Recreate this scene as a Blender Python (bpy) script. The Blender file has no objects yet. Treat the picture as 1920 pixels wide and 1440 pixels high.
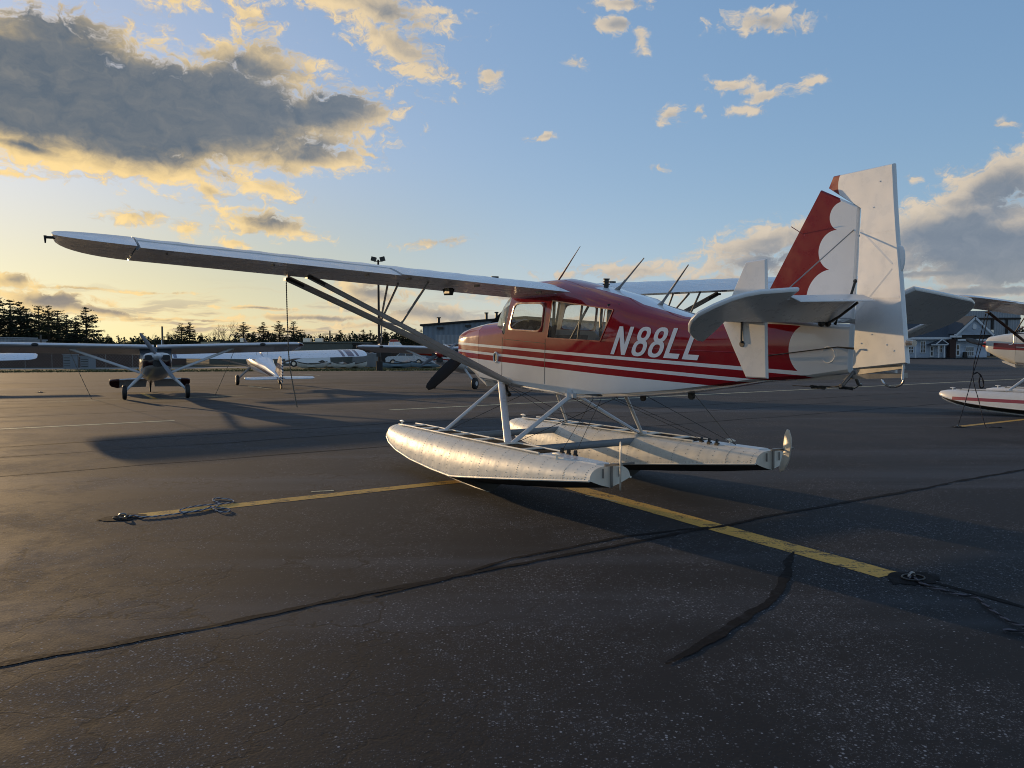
import bpy, bmesh, math, random
from mathutils import Vector, Matrix, noise as mnoise
rad = math.radians
rnd = random.Random(7)
scene = bpy.context.scene
COL = scene.collection

# ------------------------------------------------------------------ camera
cam_d = bpy.data.cameras.new('camera')
cam = bpy.data.objects.new('camera', cam_d)
COL.objects.link(cam)
cam_d.sensor_width = 36.0
cam_d.lens = 27.79
cam_d.clip_start = 0.05
cam_d.clip_end = 6000
CAM_H = 1.653
cam.matrix_world = Matrix.Translation((0, 0, CAM_H)) @ Matrix.Rotation(rad(90 - 2.531), 4, 'X') @ Matrix.Rotation(-0.00389, 4, 'Z')
scene.camera = cam
scene.view_settings.view_transform = 'Standard'
scene.view_settings.look = 'None'
scene.view_settings.exposure = 0.0
scene.view_settings.gamma = 1.0
scene.cycles.max_bounces = 8
scene.cycles.transparent_max_bounces = 16
scene.cycles.use_denoising = True
scene.cycles.filter_width = 1.0

# ------------------------------------------------------------------ sun (low, a little left of the frame)
SUN_AZ, SUN_EL = 39.5, 6.3          # degrees left of +Y, above the horizon
sun_d = bpy.data.lights.new('sun', 'SUN')
sun_d.energy = 3.0
sun_d.angle = rad(0.53)
sun_d.color = (1.0, 0.67, 0.34)
sun = bpy.data.objects.new('sun', sun_d)
COL.objects.link(sun)
SUN_DIR = Vector((-math.sin(rad(SUN_AZ)) * math.cos(rad(SUN_EL)), math.cos(rad(SUN_AZ)) * math.cos(rad(SUN_EL)), math.sin(rad(SUN_EL))))
sun.rotation_euler = SUN_DIR.to_track_quat('Z', 'Y').to_euler()

# ------------------------------------------------------------------ node expression helper
class NT:
    def __init__(self, tree):
        self.t = tree
        self.n = tree.nodes
        self.l = tree.links
    def new(self, kind, **kw):
        nd = self.n.new(kind)
        for k, v in kw.items():
            setattr(nd, k, v)
        return nd
    def link(self, a, sock):
        if isinstance(a, (int, float)):
            sock.default_value = a
        elif isinstance(a, (tuple, list)):
            sock.default_value = a
        else:
            self.l.new(a, sock)
    def m(self, op, a, b=0.0, c=None):
        nd = self.new('ShaderNodeMath', operation=op)
        self.link(a, nd.inputs[0])
        self.link(b, nd.inputs[1])
        if c is not None:
            self.link(c, nd.inputs[2])
        return nd.outputs[0]
    def vm(self, op, a, b=None, scale=None):
        nd = self.new('ShaderNodeVectorMath', operation=op)
        self.link(a, nd.inputs[0])
        if b is not None:
            self.link(b, nd.inputs[1])
        if scale is not None:
            self.link(scale, nd.inputs[3])
        return nd.outputs['Value'] if op in ('LENGTH', 'DOT_PRODUCT', 'DISTANCE') else nd.outputs['Vector']
    def mix(self, f, a, b, blend='MIX'):
        nd = self.new('ShaderNodeMix', data_type='RGBA', blend_type=blend)
        self.link(f, nd.inputs[0])
        self.link(a if not isinstance(a, tuple) else (a + (1,))[:4], nd.inputs[6])
        self.link(b if not isinstance(b, tuple) else (b + (1,))[:4], nd.inputs[7])
        return nd.outputs[2]
    def noise(self, vec, scale, detail=4, rough=0.55, dist=0.0, out='Fac', dim='3D'):
        nd = self.new('ShaderNodeTexNoise', noise_dimensions=dim)
        if vec is not None:
            self.l.new(vec, nd.inputs['Vector'])
        nd.inputs['Scale'].default_value = scale
        nd.inputs['Detail'].default_value = detail
        nd.inputs['Roughness'].default_value = rough
        nd.inputs['Distortion'].default_value = dist
        return nd.outputs[out]
    def ss(self, x, lo, hi, a=0.0, b=1.0):
        nd = self.new('ShaderNodeMapRange', interpolation_type='SMOOTHSTEP')
        self.link(x, nd.inputs[0])
        for i, v in enumerate((lo, hi, a, b)):
            self.link(v, nd.inputs[i + 1])
        return nd.outputs[0]
    def lin(self, x, lo, hi, a=0.0, b=1.0):
        nd = self.new('ShaderNodeMapRange', interpolation_type='LINEAR')
        self.link(x, nd.inputs[0])
        for i, v in enumerate((lo, hi, a, b)):
            self.link(v, nd.inputs[i + 1])
        return nd.outputs[0]
    def sep(self, v):
        nd = self.new('ShaderNodeSeparateXYZ')
        self.l.new(v, nd.inputs[0])
        return nd.outputs
    def comb(self, x, y, z):
        nd = self.new('ShaderNodeCombineXYZ')
        for i, v in enumerate((x, y, z)):
            self.link(v, nd.inputs[i])
        return nd.outputs[0]
    def mapping(self, vec, loc=(0, 0, 0), rot=(0, 0, 0), sc=(1, 1, 1), kind='POINT'):
        nd = self.new('ShaderNodeMapping', vector_type=kind)
        self.l.new(vec, nd.inputs['Vector'])
        nd.inputs['Location'].default_value = loc
        nd.inputs['Rotation'].default_value = rot
        nd.inputs['Scale'].default_value = sc
        return nd.outputs[0]

# ------------------------------------------------------------------ sky: Nishita air plus procedural clouds
F_PX = 1482.0
PITCH = rad(2.531)
def azel(u, v):
    """direction (degrees) of a point given on the 1920 x 1440 photograph"""
    x, y = u - 960, v - 720
    c, s = math.cos(0.00389), math.sin(0.00389)
    x, y = x * c - y * s, x * s + y * c
    dx, dy, dz = x / F_PX, 1.0, -y / F_PX
    Y = dy * math.cos(PITCH) + dz * math.sin(PITCH)
    Z = -dy * math.sin(PITCH) + dz * math.cos(PITCH)
    return math.degrees(math.atan2(dx, Y)), math.degrees(math.atan2(Z, math.hypot(dx, Y)))

# cloud bodies: centre and radii (photo px), tilt, strength (thin < 0.5 < thick)
CLOUDS = [
    (300, 215, 400, 105, 0, 1.25), (80, 95, 210, 80, -8, 1), (40, 215, 240, 105, 0, 1.15), (610, 215, 150, 52, -3, 1),
    (215, 285, 250, 62, 6, 1), (70, 265, 190, 60, 0, 0.95), (430, 205, 200, 90, 0, 1.1), (570, 298, 165, 32, -3, 0.9), (480, 120, 150, 48, 3, 0.72),
    (330, 2, 100, 22, 0, 0.55), (465, 25, 75, 36, 25, 0.55), (690, 10, 190, 42, 8, 0.72), (745, 88, 130, 50, 28, 0.66),
    (395, 355, 46, 26, 0, 0.62), (500, 355, 70, 28, 8, 0.66), (248, 410, 60, 22, 0, 0.68), (345, 430, 29.12, 24.64, 0, 0.65), (490, 420, 125, 28, 6, 0.78),
    (437, 455, 35.84, 15.68, 0, 0.65), (815, 454, 85, 11, -8, 0.55), (10, 327, 70, 9, 4, 0.6), (150, 540, 150, 6, 2, 0.6), (660, 565, 70, 10, 0, 0.5),
    (1430, 40, 100, 26, 3, 0.6), (1145, 48, 53.76, 15.68, 4, 0.65), (1165, 8, 70, 12, 0, 0.55), (1200, 76, 20.16, 33.6, -10, 0.6), (1372, 160, 62.72, 16.8, 8, 0.6), (1445, 178, 56, 14.56, -12, 0.56),
    (1400, 205, 60, 13, 0, 0.48), (1518, 155, 49.28, 15.68, -12, 0.56), (1257, 213, 35.84, 20.16, 0, 0.65), (1310, 207, 24.64, 11.2, 20, 0.6), (1012, 259, 38.08, 7.84, -5, 0.6),
    (915, 146, 29.12, 20.16, -30, 0.52), (1075, 120, 24.64, 13.44, 10, 0.5), (1240, 315, 24.64, 8.96, 0, 0.48), (1712, 335, 20.16, 13.44, 0, 0.52), (1890, 232, 29.12, 13.44, 0, 0.52),
    (1440, 452, 170, 40, -9, 0.8), (1400, 495, 140, 32, 0, 0.72), (1540, 470, 120, 60, 0, 0.82), (1210, 508, 190, 24, 0, 0.62), (1330, 530, 120, 26, 0, 0.6), (1060, 515, 40.32, 13.44, 0, 0.6),
    (1850, 350, 150, 60, -25, 0.9), (1770, 430, 190, 62, -6, 1.05), (1880, 470, 210, 80, 0, 1.15), (1640, 490, 140, 52, 0, 0.9), (1830, 545, 220, 16, 0, 0.85), (1790, 512, 200, 14, 0, 0.8),
    (22, 525, 46, 18, 0, 0.82), (85, 565, 105, 26, 4, 0.9), (170, 582, 90, 12, 8, 0.8), (690, 548, 95, 26, 10, 0.7), (800, 590, 170, 26, 6, 0.72), (600, 596, 200, 9, 0, 0.72), (330, 600, 190, 5, 0, 0.66), (480, 578, 120, 5, 2, 0.64), (270, 548, 120, 4, 1, 0.6),
    (430, 612, 180, 5, 0, 0.6), (560, 620, 160, 6, 0, 0.6), (900, 610, 160, 7, 0, 0.6), (720, 610, 150, 8, 0, 0.66), (960, 560, 120, 12, 5, 0.55), (1080, 600, 200, 9, 0, 0.6),
]
def cloud_group():
    g = bpy.data.node_groups.new('cloud_density', 'ShaderNodeTree')
    g.interface.new_socket('Vector', in_out='INPUT', socket_type='NodeSocketVector')
    g.interface.new_socket('Density', in_out='OUTPUT', socket_type='NodeSocketFloat')
    g.interface.new_socket('Body', in_out='OUTPUT', socket_type='NodeSocketFloat')
    t = NT(g)
    gi = t.new('NodeGroupInput'); go = t.new('NodeGroupOutput')
    v = gi.outputs[0]
    # ragged edges: warp the place by a slow noise first
    w = t.noise(v, .32, 2, .5, out='Color', dim='2D')
    w = t.vm('MULTIPLY', t.vm('SUBTRACT', w, (.5, .5, .5)), (3.2, 1.5, 0))
    w2 = t.noise(v, 1.4, 2, .5, out='Color', dim='2D')
    w2 = t.vm('MULTIPLY', t.vm('SUBTRACT', w2, (.5, .5, .5)), (1.0, .55, 0))
    p = t.vm('ADD', t.vm('ADD', v, w), w2)
    p0 = t.vm('ADD', v, t.vm('SCALE', t.vm('ADD', w, w2), scale=.32))
    best = None
    for (u, vv, rx, ry, rot, s) in CLOUDS:
        a, e = azel(u, vv)
        k = math.degrees(1 / F_PX)
        cs = math.cos(math.atan((u - 960) / F_PX))
        q = t.mapping(p0, (a, e, 0), (0, 0, -rad(rot)), (rx * k * cs * 1.18, ry * k * cs * 1.18, 1), 'TEXTURE')
        r = t.vm('LENGTH', q)
        val = t.m('MULTIPLY_ADD', r, -s, s)         # s*(1-r)
        best = val if best is None else t.m('MAXIMUM', best, val)
    # scattered fair-weather cloud elsewhere in the sky
    gen = t.noise(t.vm('MULTIPLY', v, (1.0, 1.9, 0)), .055, 2, .5, dim='2D')
    sp = t.sep(v)
    inside = t.m('MULTIPLY', t.ss(t.m('ABSOLUTE', sp[0]), 33, 42), 1.0)
    above = t.ss(sp[1], 20.5, 27)
    outer = t.m('MAXIMUM', inside, above)
    genv = t.m('SUBTRACT', t.m('MULTIPLY', gen, 2.6), 1.35)
    best = t.m('MAXIMUM', best, t.m('SUBTRACT', t.m('MULTIPLY', genv, outer), t.m('MULTIPLY', t.m('SUBTRACT', 1.0, outer), 1.2)))
    f = t.noise(t.vm('MULTIPLY', p, (1.0, 1.75, 0)), .62, 10, .635, .10, dim='2D')
    f = t.m('MULTIPLY', t.m('SUBTRACT', f, .5), 1.55)
    d = t.m('ADD', t.m('SUBTRACT', best, .20), t.m('MULTIPLY', f, t.m('MULTIPLY', t.ss(best, -.75, .02), t.ss(best, .95, .25, .45, 1.0))))
    t.link(d, go.inputs[0])
    fl = t.noise(t.vm('MULTIPLY', p, (1.0, 1.6, 0)), .42, 5, .58, .3, dim='2D')
    fl = t.m('MULTIPLY', t.m('SUBTRACT', fl, .5), .62)
    t.link(t.m('ADD', t.m('SUBTRACT', best, .16), fl), go.inputs[1])
    return g
def make_sky():
    w = bpy.data.worlds.new('World')
    scene.world = w
    w.use_nodes = True
    t = NT(w.node_tree)
    t.n.clear()
    out = t.new('ShaderNodeOutputWorld')
    sky = t.new('ShaderNodeTexSky', sky_type='NISHITA')
    sky.sun_disc = False
    sky.sun_elevation = rad(SUN_EL)
    sky.sun_rotation = rad(-SUN_AZ)
    sky.altitude = 60
    sky.air_density = 1.0
    sky.dust_density = 1.0
    sky.ozone_density = 4.0
    skyc = sky.outputs[0]
    bg = t.new('ShaderNodeBackground')
    bg.inputs[1].default_value = SKY_STRENGTH
    tc = t.new('ShaderNodeTexCoord')
    d = t.vm('NORMALIZE', tc.outputs['Generated'])
    x, y, z = t.sep(d)
    az = t.m('MULTIPLY', t.m('ARCTAN2', x, y), 57.29578)
    el = t.m('MULTIPLY', t.m('ARCSINE', z), 57.29578)
    # keep the scale of the cloud field even overhead
    p = t.comb(t.m('MULTIPLY', az, t.m('COSINE', t.m('MULTIPLY', t.m('MAXIMUM', t.m('SUBTRACT', el, 24.0), 0.0), .01745))), el, 0.0)
    grp = cloud_group()
    def dens(v):
        nd = t.new('ShaderNodeGroup'); nd.node_tree = grp
        t.link(v, nd.inputs[0])
        return nd.outputs
    g0 = dens(p)
    d0 = g0[0]
    toward = t.vm('NORMALIZE', t.vm('SUBTRACT', (-SUN_AZ, 3.0, 0), p))
    lift = t.comb(0.0, t.ss(az, -8.0, 18.0, 0.0, 1.15), 0.0)
    g1 = dens(t.vm('ADD', t.vm('ADD', p, t.vm('MULTIPLY', toward, (1.1, 2.3, 0))), lift))
    alpha = t.m('POWER', t.ss(d0, -.12, .30), 1.1)
    alpha = t.m('MULTIPLY', alpha, t.ss(el, -.4, .6))
    sund = t.vm('DOT_PRODUCT', d, tuple(SUN_DIR))
    near = t.ss(sund, .72, 1.0)
    depth = t.m('ADD', t.m('ADD', t.m('MULTIPLY', g0[1], .40), t.m('MULTIPLY', g1[1], .48)), t.m('MULTIPLY', d0, .12))
    strat = t.noise(t.vm('MULTIPLY', t.vm('ADD', p, t.vm('SCALE', t.vm('SUBTRACT', t.noise(p, .25, 3, .5, out='Color', dim='2D'), (.5, .5, .5)), scale=1.2)), (.10, 1.15, 0)), 1.0, 5, .6, dim='2D')
    sband = t.m('MULTIPLY', t.ss(el, 5.2, 1.6), t.ss(el, .05, .8))
    sden = t.m('MULTIPLY', t.ss(strat, .47, .62), sband)
    shade = t.ss(depth, .05, .56)
    bright = t.mix(near, (.66, .57, .46), (1.0, .73, .34))
    dark = t.mix(near, (.20, .25, .32), (.115, .155, .205))
    # far layers close to the horizon take the colour of the glow
    low = t.ss(el, 6.5, 1.0)
    dark = t.mix(t.m('MULTIPLY', low, .8), dark, t.mix(near, (.36, .37, .36), (.43, .35, .27)))
    fine = t.ss(t.m('SUBTRACT', d0, g0[1]), -.45, .45)
    shade = t.m('MULTIPLY', shade, t.lin(fine, 0, 1, 1.0, .90))
    cc = t.mix(shade, bright, dark)
    cc = t.mix(t.m('MULTIPLY', t.m('SUBTRACT', 1.0, alpha), 1.0), cc, t.mix(t.ss(strat, .50, .64), t.mix(near, (.62, .56, .47), (.95, .70, .36)), t.mix(near, (.44, .43, .42), (.52, .41, .30))))
    alpha = t.m('MAXIMUM', alpha, t.m('MULTIPLY', sden, .80))
    fv = t.lin(fine, 0, 1, .93, 1.05)
    cc = t.mix(1.0, cc, t.comb(fv, fv, fv), 'MULTIPLY')
    bgc = t.new('ShaderNodeBackground')
    t.link(cc, bgc.inputs[0])
    bgc.inputs[1].default_value = 1.0
    # the camera's tone curve: the glow round the sun is held back, the air stays bright and blue
    gm = t.new('ShaderNodeGamma'); gm.inputs[1].default_value = SKY_GAMMA
    t.link(skyc, gm.inputs[0])
    hs = t.new('ShaderNodeHueSaturation'); hs.inputs['Saturation'].default_value = SKY_SAT
    t.link(gm.outputs[0], hs.inputs['Color'])
    c = t.mix(1.0, hs.outputs[0], SKY_TINT, 'MULTIPLY')
    hz = t.m('POWER', 2.718, t.m('MULTIPLY', t.m('MAXIMUM', el, 0.0), -.16))       # dense air low down
    c = t.mix(1.0, c, t.mix(hz, (1.0, 1.0, 1.0), (1.60, 1.52, 1.22)), 'MULTIPLY')
    glow = t.m('MULTIPLY', t.ss(sund, .70, .985), t.ss(el, 15.0, 3.5))
    c = t.mix(1.0, c, t.mix(glow, (1.0, 1.0, 1.0), (.93, .80, .46)), 'MULTIPLY')
    c = t.vm('DIVIDE', c, t.vm('ADD', t.vm('SCALE', c, scale=.08), (1, 1, 1)))
    t.link(c, bg.inputs[0])
    ms = t.new('ShaderNodeMixShader')
    t.link(alpha, ms.inputs[0]); t.link(bg.outputs[0], ms.inputs[1]); t.link(bgc.outputs[0], ms.inputs[2])
    t.link(ms.outputs[0], out.inputs[0])
    w.cycles.sampling_method = 'MANUAL'
    w.cycles.sample_map_resolution = 1024
SKY_STRENGTH, SKY_GAMMA, SKY_SAT, SKY_TINT = 0.15, 0.50, 1.10, (2.50, 2.74, 3.50)
make_sky()
# ------------------------------------------------------------------ mesh helper
class MB:
    def __init__(self):
        self.v = []; self.f = []; self.mi = []
    def add(self, vs, fs, mi=0):
        o = len(self.v)
        self.v += [tuple(p) for p in vs]
        for f in fs:
            self.f.append(tuple(i + o for i in f)); self.mi.append(mi)
        return o
    def box(self, c, s, mi=0, rot=None):
        x, y, z = s[0] / 2, s[1] / 2, s[2] / 2
        vs = [Vector((a * x, b * y, d * z)) for d in (-1, 1) for b in (-1, 1) for a in (-1, 1)]
        if rot is not None:
            vs = [rot @ p for p in vs]
        vs = [p + Vector(c) for p in vs]
        self.add(vs, [(0, 2, 3, 1), (4, 5, 7, 6), (0, 1, 5, 4), (2, 6, 7, 3), (0, 4, 6, 2), (1, 3, 7, 5)], mi)
    def bar(self, p0, p1, w, h, up=(0, 0, 1), mi=0):
        p0, p1 = Vector(p0), Vector(p1)
        d = p1 - p0
        zx = d.normalized()
        sx = zx.cross(Vector(up))
        if sx.length < 1e-4:
            sx = zx.cross(Vector((1, 0, 0)))
        sx.normalize(); sy = sx.cross(zx)
        vs = [p + sx * a * w / 2 + sy * b * h / 2 for p in (p0, p1) for a, b in ((-1, -1), (1, -1), (1, 1), (-1, 1))]
        self.add(vs, [(3, 2, 1, 0), (4, 5, 6, 7), (0, 1, 5, 4), (1, 2, 6, 5), (2, 3, 7, 6), (3, 0, 4, 7)], mi)
    def tube(self, pts, r, n=8, mi=0, cap=True, flat=1.0, up=None):
        """swept tube; r may be a list; flat squeezes one axis (streamlined strut)"""
        pts = [Vector(p) for p in pts]
        rs = r if isinstance(r, (list, tuple)) else [r] * len(pts)
        o = len(self.v)
        ref = Vector(up) if up is not None else None
        prev = None
        for i, p in enumerate(pts):
            d = (pts[min(i + 1, len(pts) - 1)] - pts[max(i - 1, 0)]).normalized()
            if ref is not None:
                a = d.cross(ref)
            else:
                a = d.cross(prev) if prev is not None else d.cross(Vector((0, 0, 1)))
                if a.length < 1e-4:
                    a = d.cross(Vector((1, 0, 0)))
            a.normalize(); b = a.cross(d).normalized()
            prev = b if ref is None else None
            for k in range(n):
                t = 2 * math.pi * k / n
                q = p + a * math.cos(t) * rs[i] * flat + b * math.sin(t) * rs[i]
                self.v.append(tuple(q))
        for i in range(len(pts) - 1):
            for k in range(n):
                k2 = (k + 1) % n
                self.f.append((o + i * n + k, o + i * n + k2, o + (i + 1) * n + k2, o + (i + 1) * n + k)); self.mi.append(mi)
        if cap:
            self.f.append(tuple(o + k for k in reversed(range(n)))); self.mi.append(mi)
            self.f.append(tuple(o + (len(pts) - 1) * n + k for k in range(n))); self.mi.append(mi)
    def loft(self, secs, closed=True, cap0=True, cap1=True, mi=0, flip=False, skip=None):
        n = len(secs[0]); o = len(self.v)
        for s in secs:
            self.v += [tuple(p) for p in s]
        m = n if closed else n - 1
        for i in range(len(secs) - 1):
            for k in range(m):
                if skip and skip(i, k):
                    continue
                k2 = (k + 1) % n
                q = (o + i * n + k, o + i * n + k2, o + (i + 1) * n + k2, o + (i + 1) * n + k)
                self.f.append(q[::-1] if flip else q); self.mi.append(mi)
        if closed and cap0:
            q = tuple(o + k for k in reversed(range(n))); self.f.append(q[::-1] if flip else q); self.mi.append(mi)
        if closed and cap1:
            q = tuple(o + (len(secs) - 1) * n + k for k in range(n)); self.f.append(q[::-1] if flip else q); self.mi.append(mi)
    def disc(self, c, r, axis, n=16, mi=0, thick=.01):
        c = Vector(c); a = Vector(axis).normalized()
        self.tube([c - a * thick / 2, c + a * thick / 2], r, n, mi)
    def ball(self, c, r, n=8, m=5, mi=0, sc=(1, 1, 1)):
        secs = []
        for j in range(m + 1):
            t = math.pi * j / m
            rr = max(math.sin(t), .02)
            secs.append([Vector((c[0] + r * sc[0] * rr * math.cos(2 * math.pi * k / n), c[1] + r * sc[1] * rr * math.sin(2 * math.pi * k / n), c[2] - r * sc[2] * math.cos(t))) for k in range(n)])
        self.loft(secs, mi=mi)
    def mesh(self, name):
        me = bpy.data.meshes.new(name)
        me.from_pydata(self.v, [], self.f)
        return me
    def islands(self):
        p = list(range(len(self.v)))
        def find(a):
            while p[a] != a:
                p[a] = p[p[a]]; a = p[a]
            return a
        for f in self.f:
            for k in f[1:]:
                a, b = find(f[0]), find(k)
                if a != b: p[b] = a
        groups = {}
        for i, f in enumerate(self.f):
            groups.setdefault(find(f[0]), []).append(i)
        out = []
        for fs in groups.values():
            used = sorted({k for i in fs for k in self.f[i]}); mp = {k: j for j, k in enumerate(used)}
            m = MB(); m.v = [self.v[k] for k in used]; m.f = [tuple(mp[k] for k in self.f[i]) for i in fs]; m.mi = [self.mi[i] for i in fs]
            out.append(m)
        return out
    def split(self, name, mats, parent=None, smooth=35):
        """every separate piece as an object of its own"""
        return [m.build(name, mats, parent, smooth) for m in self.islands()]
    def build(self, name, mats, parent=None, smooth=35, xf=None, fix=True):
        if xf is not None:
            self.v = [tuple(xf @ Vector(p)) for p in self.v]
        me = self.mesh(name)
        if fix:
            bm = bmesh.new(); bm.from_mesh(me)
            bmesh.ops.recalc_face_normals(bm, faces=bm.faces)
            bm.to_mesh(me); bm.free()
        for m in (mats if isinstance(mats, (list, tuple)) else [mats]):
            me.materials.append(m)
        if len(me.materials) > 1:
            me.polygons.foreach_set('material_index', self.mi)
        if smooth:
            me.polygons.foreach_set('use_smooth', [True] * len(me.polygons))
            me.set_sharp_from_angle(angle=rad(smooth))
        me.update()
        o = bpy.data.objects.new(name, me)
        COL.objects.link(o)
        if parent is not None:
            o.parent = parent
        return o
def tag(o, label=None, cat=None, group=None, kind=None):
    if label: o['label'] = label
    if cat: o['category'] = cat
    if group: o['group'] = group
    if kind: o['kind'] = kind
    return o
def empty(name, mat=None, loc=None, rz=0.0):
    o = bpy.data.objects.new(name, None)
    o.empty_display_size = .3
    COL.objects.link(o)
    if mat is not None:
        o.matrix_world = mat
    else:
        o.location = loc or (0, 0, 0); o.rotation_euler = (0, 0, rz)
    return o
def copy_tree(o, parent=None):
    c = o.copy(); COL.objects.link(c)
    if parent is not None: c.parent = parent
    for ch in [k for k in bpy.data.objects if k.parent == o]:
        copy_tree(ch, c)
    return c

# ------------------------------------------------------------------ materials
def principled(name, base=(.5, .5, .5), rough=.5, metal=0.0, coat=0.0, spec=.5):
    m = bpy.data.materials.new(name)
    m.use_nodes = True
    t = NT(m.node_tree)
    b = t.n['Principled BSDF']
    b.inputs['Base Color'].default_value = (*base, 1)
    b.inputs['Roughness'].default_value = rough
    b.inputs['Metallic'].default_value = metal
    b.inputs['Coat Weight'].default_value = coat
    b.inputs['Coat Roughness'].default_value = .06
    b.inputs['Specular IOR Level'].default_value = spec
    return m, t, b
def bump(t, b, h, strength=.2, dist=.01):
    nd = t.new('ShaderNodeBump')
    nd.inputs['Strength'].default_value = strength
    nd.inputs['Distance'].default_value = dist
    t.link(h, nd.inputs['Height'])
    t.l.new(nd.outputs[0], b.inputs['Normal'])
def simple(name, base, rough=.5, metal=0.0, coat=0.0, vary=.12, scale=6.0, spec=.5, bumps=0.0, bscale=40):
    """plain surface with a little grime and uneven gloss"""
    m, t, b = principled(name, base, rough, metal, coat, spec)
    tc = t.new('ShaderNodeTexCoord').outputs['Object']
    n = t.noise(tc, scale, 5, .6)
    f = t.lin(n, .25, .75, 1 - vary, 1 + vary * .6)
    t.link(t.mix(1.0, base, t.comb(f, f, f), 'MULTIPLY'), b.inputs['Base Color'])
    t.link(t.lin(n, .3, .7, max(rough - .08, .02), min(rough + .10, 1)), b.inputs['Roughness'])
    if bumps:
        bump(t, b, t.noise(tc, bscale, 4, .6), bumps, .01)
    return m
RED = (.30, .006, .013)
WHITE = (.82, .83, .83)
def two_sided(t, b, inside=(.50, .47, .42)):
    """painted outside, bare dark trim inside"""
    out = t.n['Material Output']
    i = t.new('ShaderNodeBsdfPrincipled')
    i.inputs['Base Color'].default_value = (*inside, 1); i.inputs['Roughness'].default_value = .8
    ms = t.new('ShaderNodeMixShader')
    t.l.new(t.new('ShaderNodeNewGeometry').outputs['Backfacing'], ms.inputs[0])
    t.l.new(b.outputs[0], ms.inputs[1]); t.l.new(i.outputs[0], ms.inputs[2])
    t.l.new(ms.outputs[0], out.inputs[0])
def fabric_paint(t, b, tc, base, k=1.0, gloss=None):
    """doped fabric: faint tape lines, waviness and dust"""
    n = t.noise(tc, 3.0, 5, .6)
    f = t.lin(n, .25, .75, .93, 1.03)
    t.link(t.mix(1.0, base, t.comb(f, f, f), 'MULTIPLY'), b.inputs['Base Color'])
    r0 = gloss or b.inputs['Roughness'].default_value
    t.link(t.lin(t.noise(tc, 9, 4, .6), .3, .7, r0 * .7, r0 * 1.35), b.inputs['Roughness'])
    h = t.m('ADD', t.m('MULTIPLY', t.noise(tc, 2.2, 2, .5), 1.0), t.m('MULTIPLY', t.noise(tc, 260, 2, .5), .012))
    bump(t, b, h, .06 * k, .05)
def band(t, z, lo, hi):
    return t.m('MULTIPLY', t.m('GREATER_THAN', z, lo), t.m('LESS_THAN', z, hi))
ZO = 2.44      # plane coordinates: z is measured from the wing root, objects carry z + ZO
def mat_fuselage():
    m, t, b = principled('red_white_fuselage_paint', RED, .16, 0, .15)
    tc = t.new('ShaderNodeTexCoord').outputs['Object']
    x, y, z0 = t.sep(tc)
    z = t.m('SUBTRACT', z0, ZO)
    white = t.m('LESS_THAN', z, -.955)
    # two thin white cheat lines, lifting a little towards the tail
    lift = t.m('MULTIPLY', t.m('MAXIMUM', t.m('SUBTRACT', -2.2, x), 0.0), .006)
    zz = t.m('ADD', z, lift)
    white = t.m('MAXIMUM', white, band(t, zz, -.785, -.752))
    white = t.m('MAXIMUM', white, band(t, zz, -.886, -.853))
    # white tail with a round front edge
    dx = t.m('ADD', x, 4.5); dz = t.m('ADD', z, .585)
    r = t.m('SQRT', t.m('ADD', t.m('MULTIPLY', dx, dx), t.m('MULTIPLY', dz, dz)))
    white = t.m('MAXIMUM', white, t.m('MAXIMUM', t.m('LESS_THAN', r, .226), t.m('LESS_THAN', x, -4.5)))
    # white spine
    sp = t.m('MULTIPLY', t.m('MULTIPLY', t.m('LESS_THAN', x, -1.62), t.m('LESS_THAN', t.m('ABSOLUTE', y), t.m('MULTIPLY_ADD', x, .035, .235))), t.m('GREATER_THAN', z, -.42))
    white = t.m('MAXIMUM', white, sp)
    fabric_paint(t, b, tc, t.mix(white, RED, WHITE), .28, .09)
    two_sided(t, b)
    return m
def mat_fin():
    m, t, b = principled('red_white_fin_paint', RED, .3, 0, .0, .28)
    tc = t.new('ShaderNodeTexCoord').outputs['Object']
    x, y, z0 = t.sep(tc)
    z = t.m('SUBTRACT', z0, ZO)
    white = t.m('LESS_THAN', x, -4.640)
    for cx, cz, r in ((-4.655, .450, .108), (-4.612, .192, .155), (-4.588, -.185, .230), (-4.742, .70, .166)):
        dx = t.m('SUBTRACT', x, cx); dz = t.m('SUBTRACT', z, cz)
        white = t.m('MAXIMUM', white, t.m('LESS_THAN', t.m('SQRT', t.m('ADD', t.m('MULTIPLY', dx, dx), t.m('MULTIPLY', dz, dz))), r))
    fabric_paint(t, b, tc, t.mix(white, (.23, .003, .008), WHITE))
    return m
def mat_white(name='white_fabric_paint', base=WHITE, k=1.0, tip=None):
    m, t, b = principled(name, base, .3, 0, .1)
    tc = t.new('ShaderNodeTexCoord').outputs['Object']
    if tip:
        y = t.sep(tc)[1]
        base = t.mix(t.m('GREATER_THAN', t.m('ABSOLUTE', y), tip[0]), base, tip[1])
    fabric_paint(t, b, tc, base, k)
    return m
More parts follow.
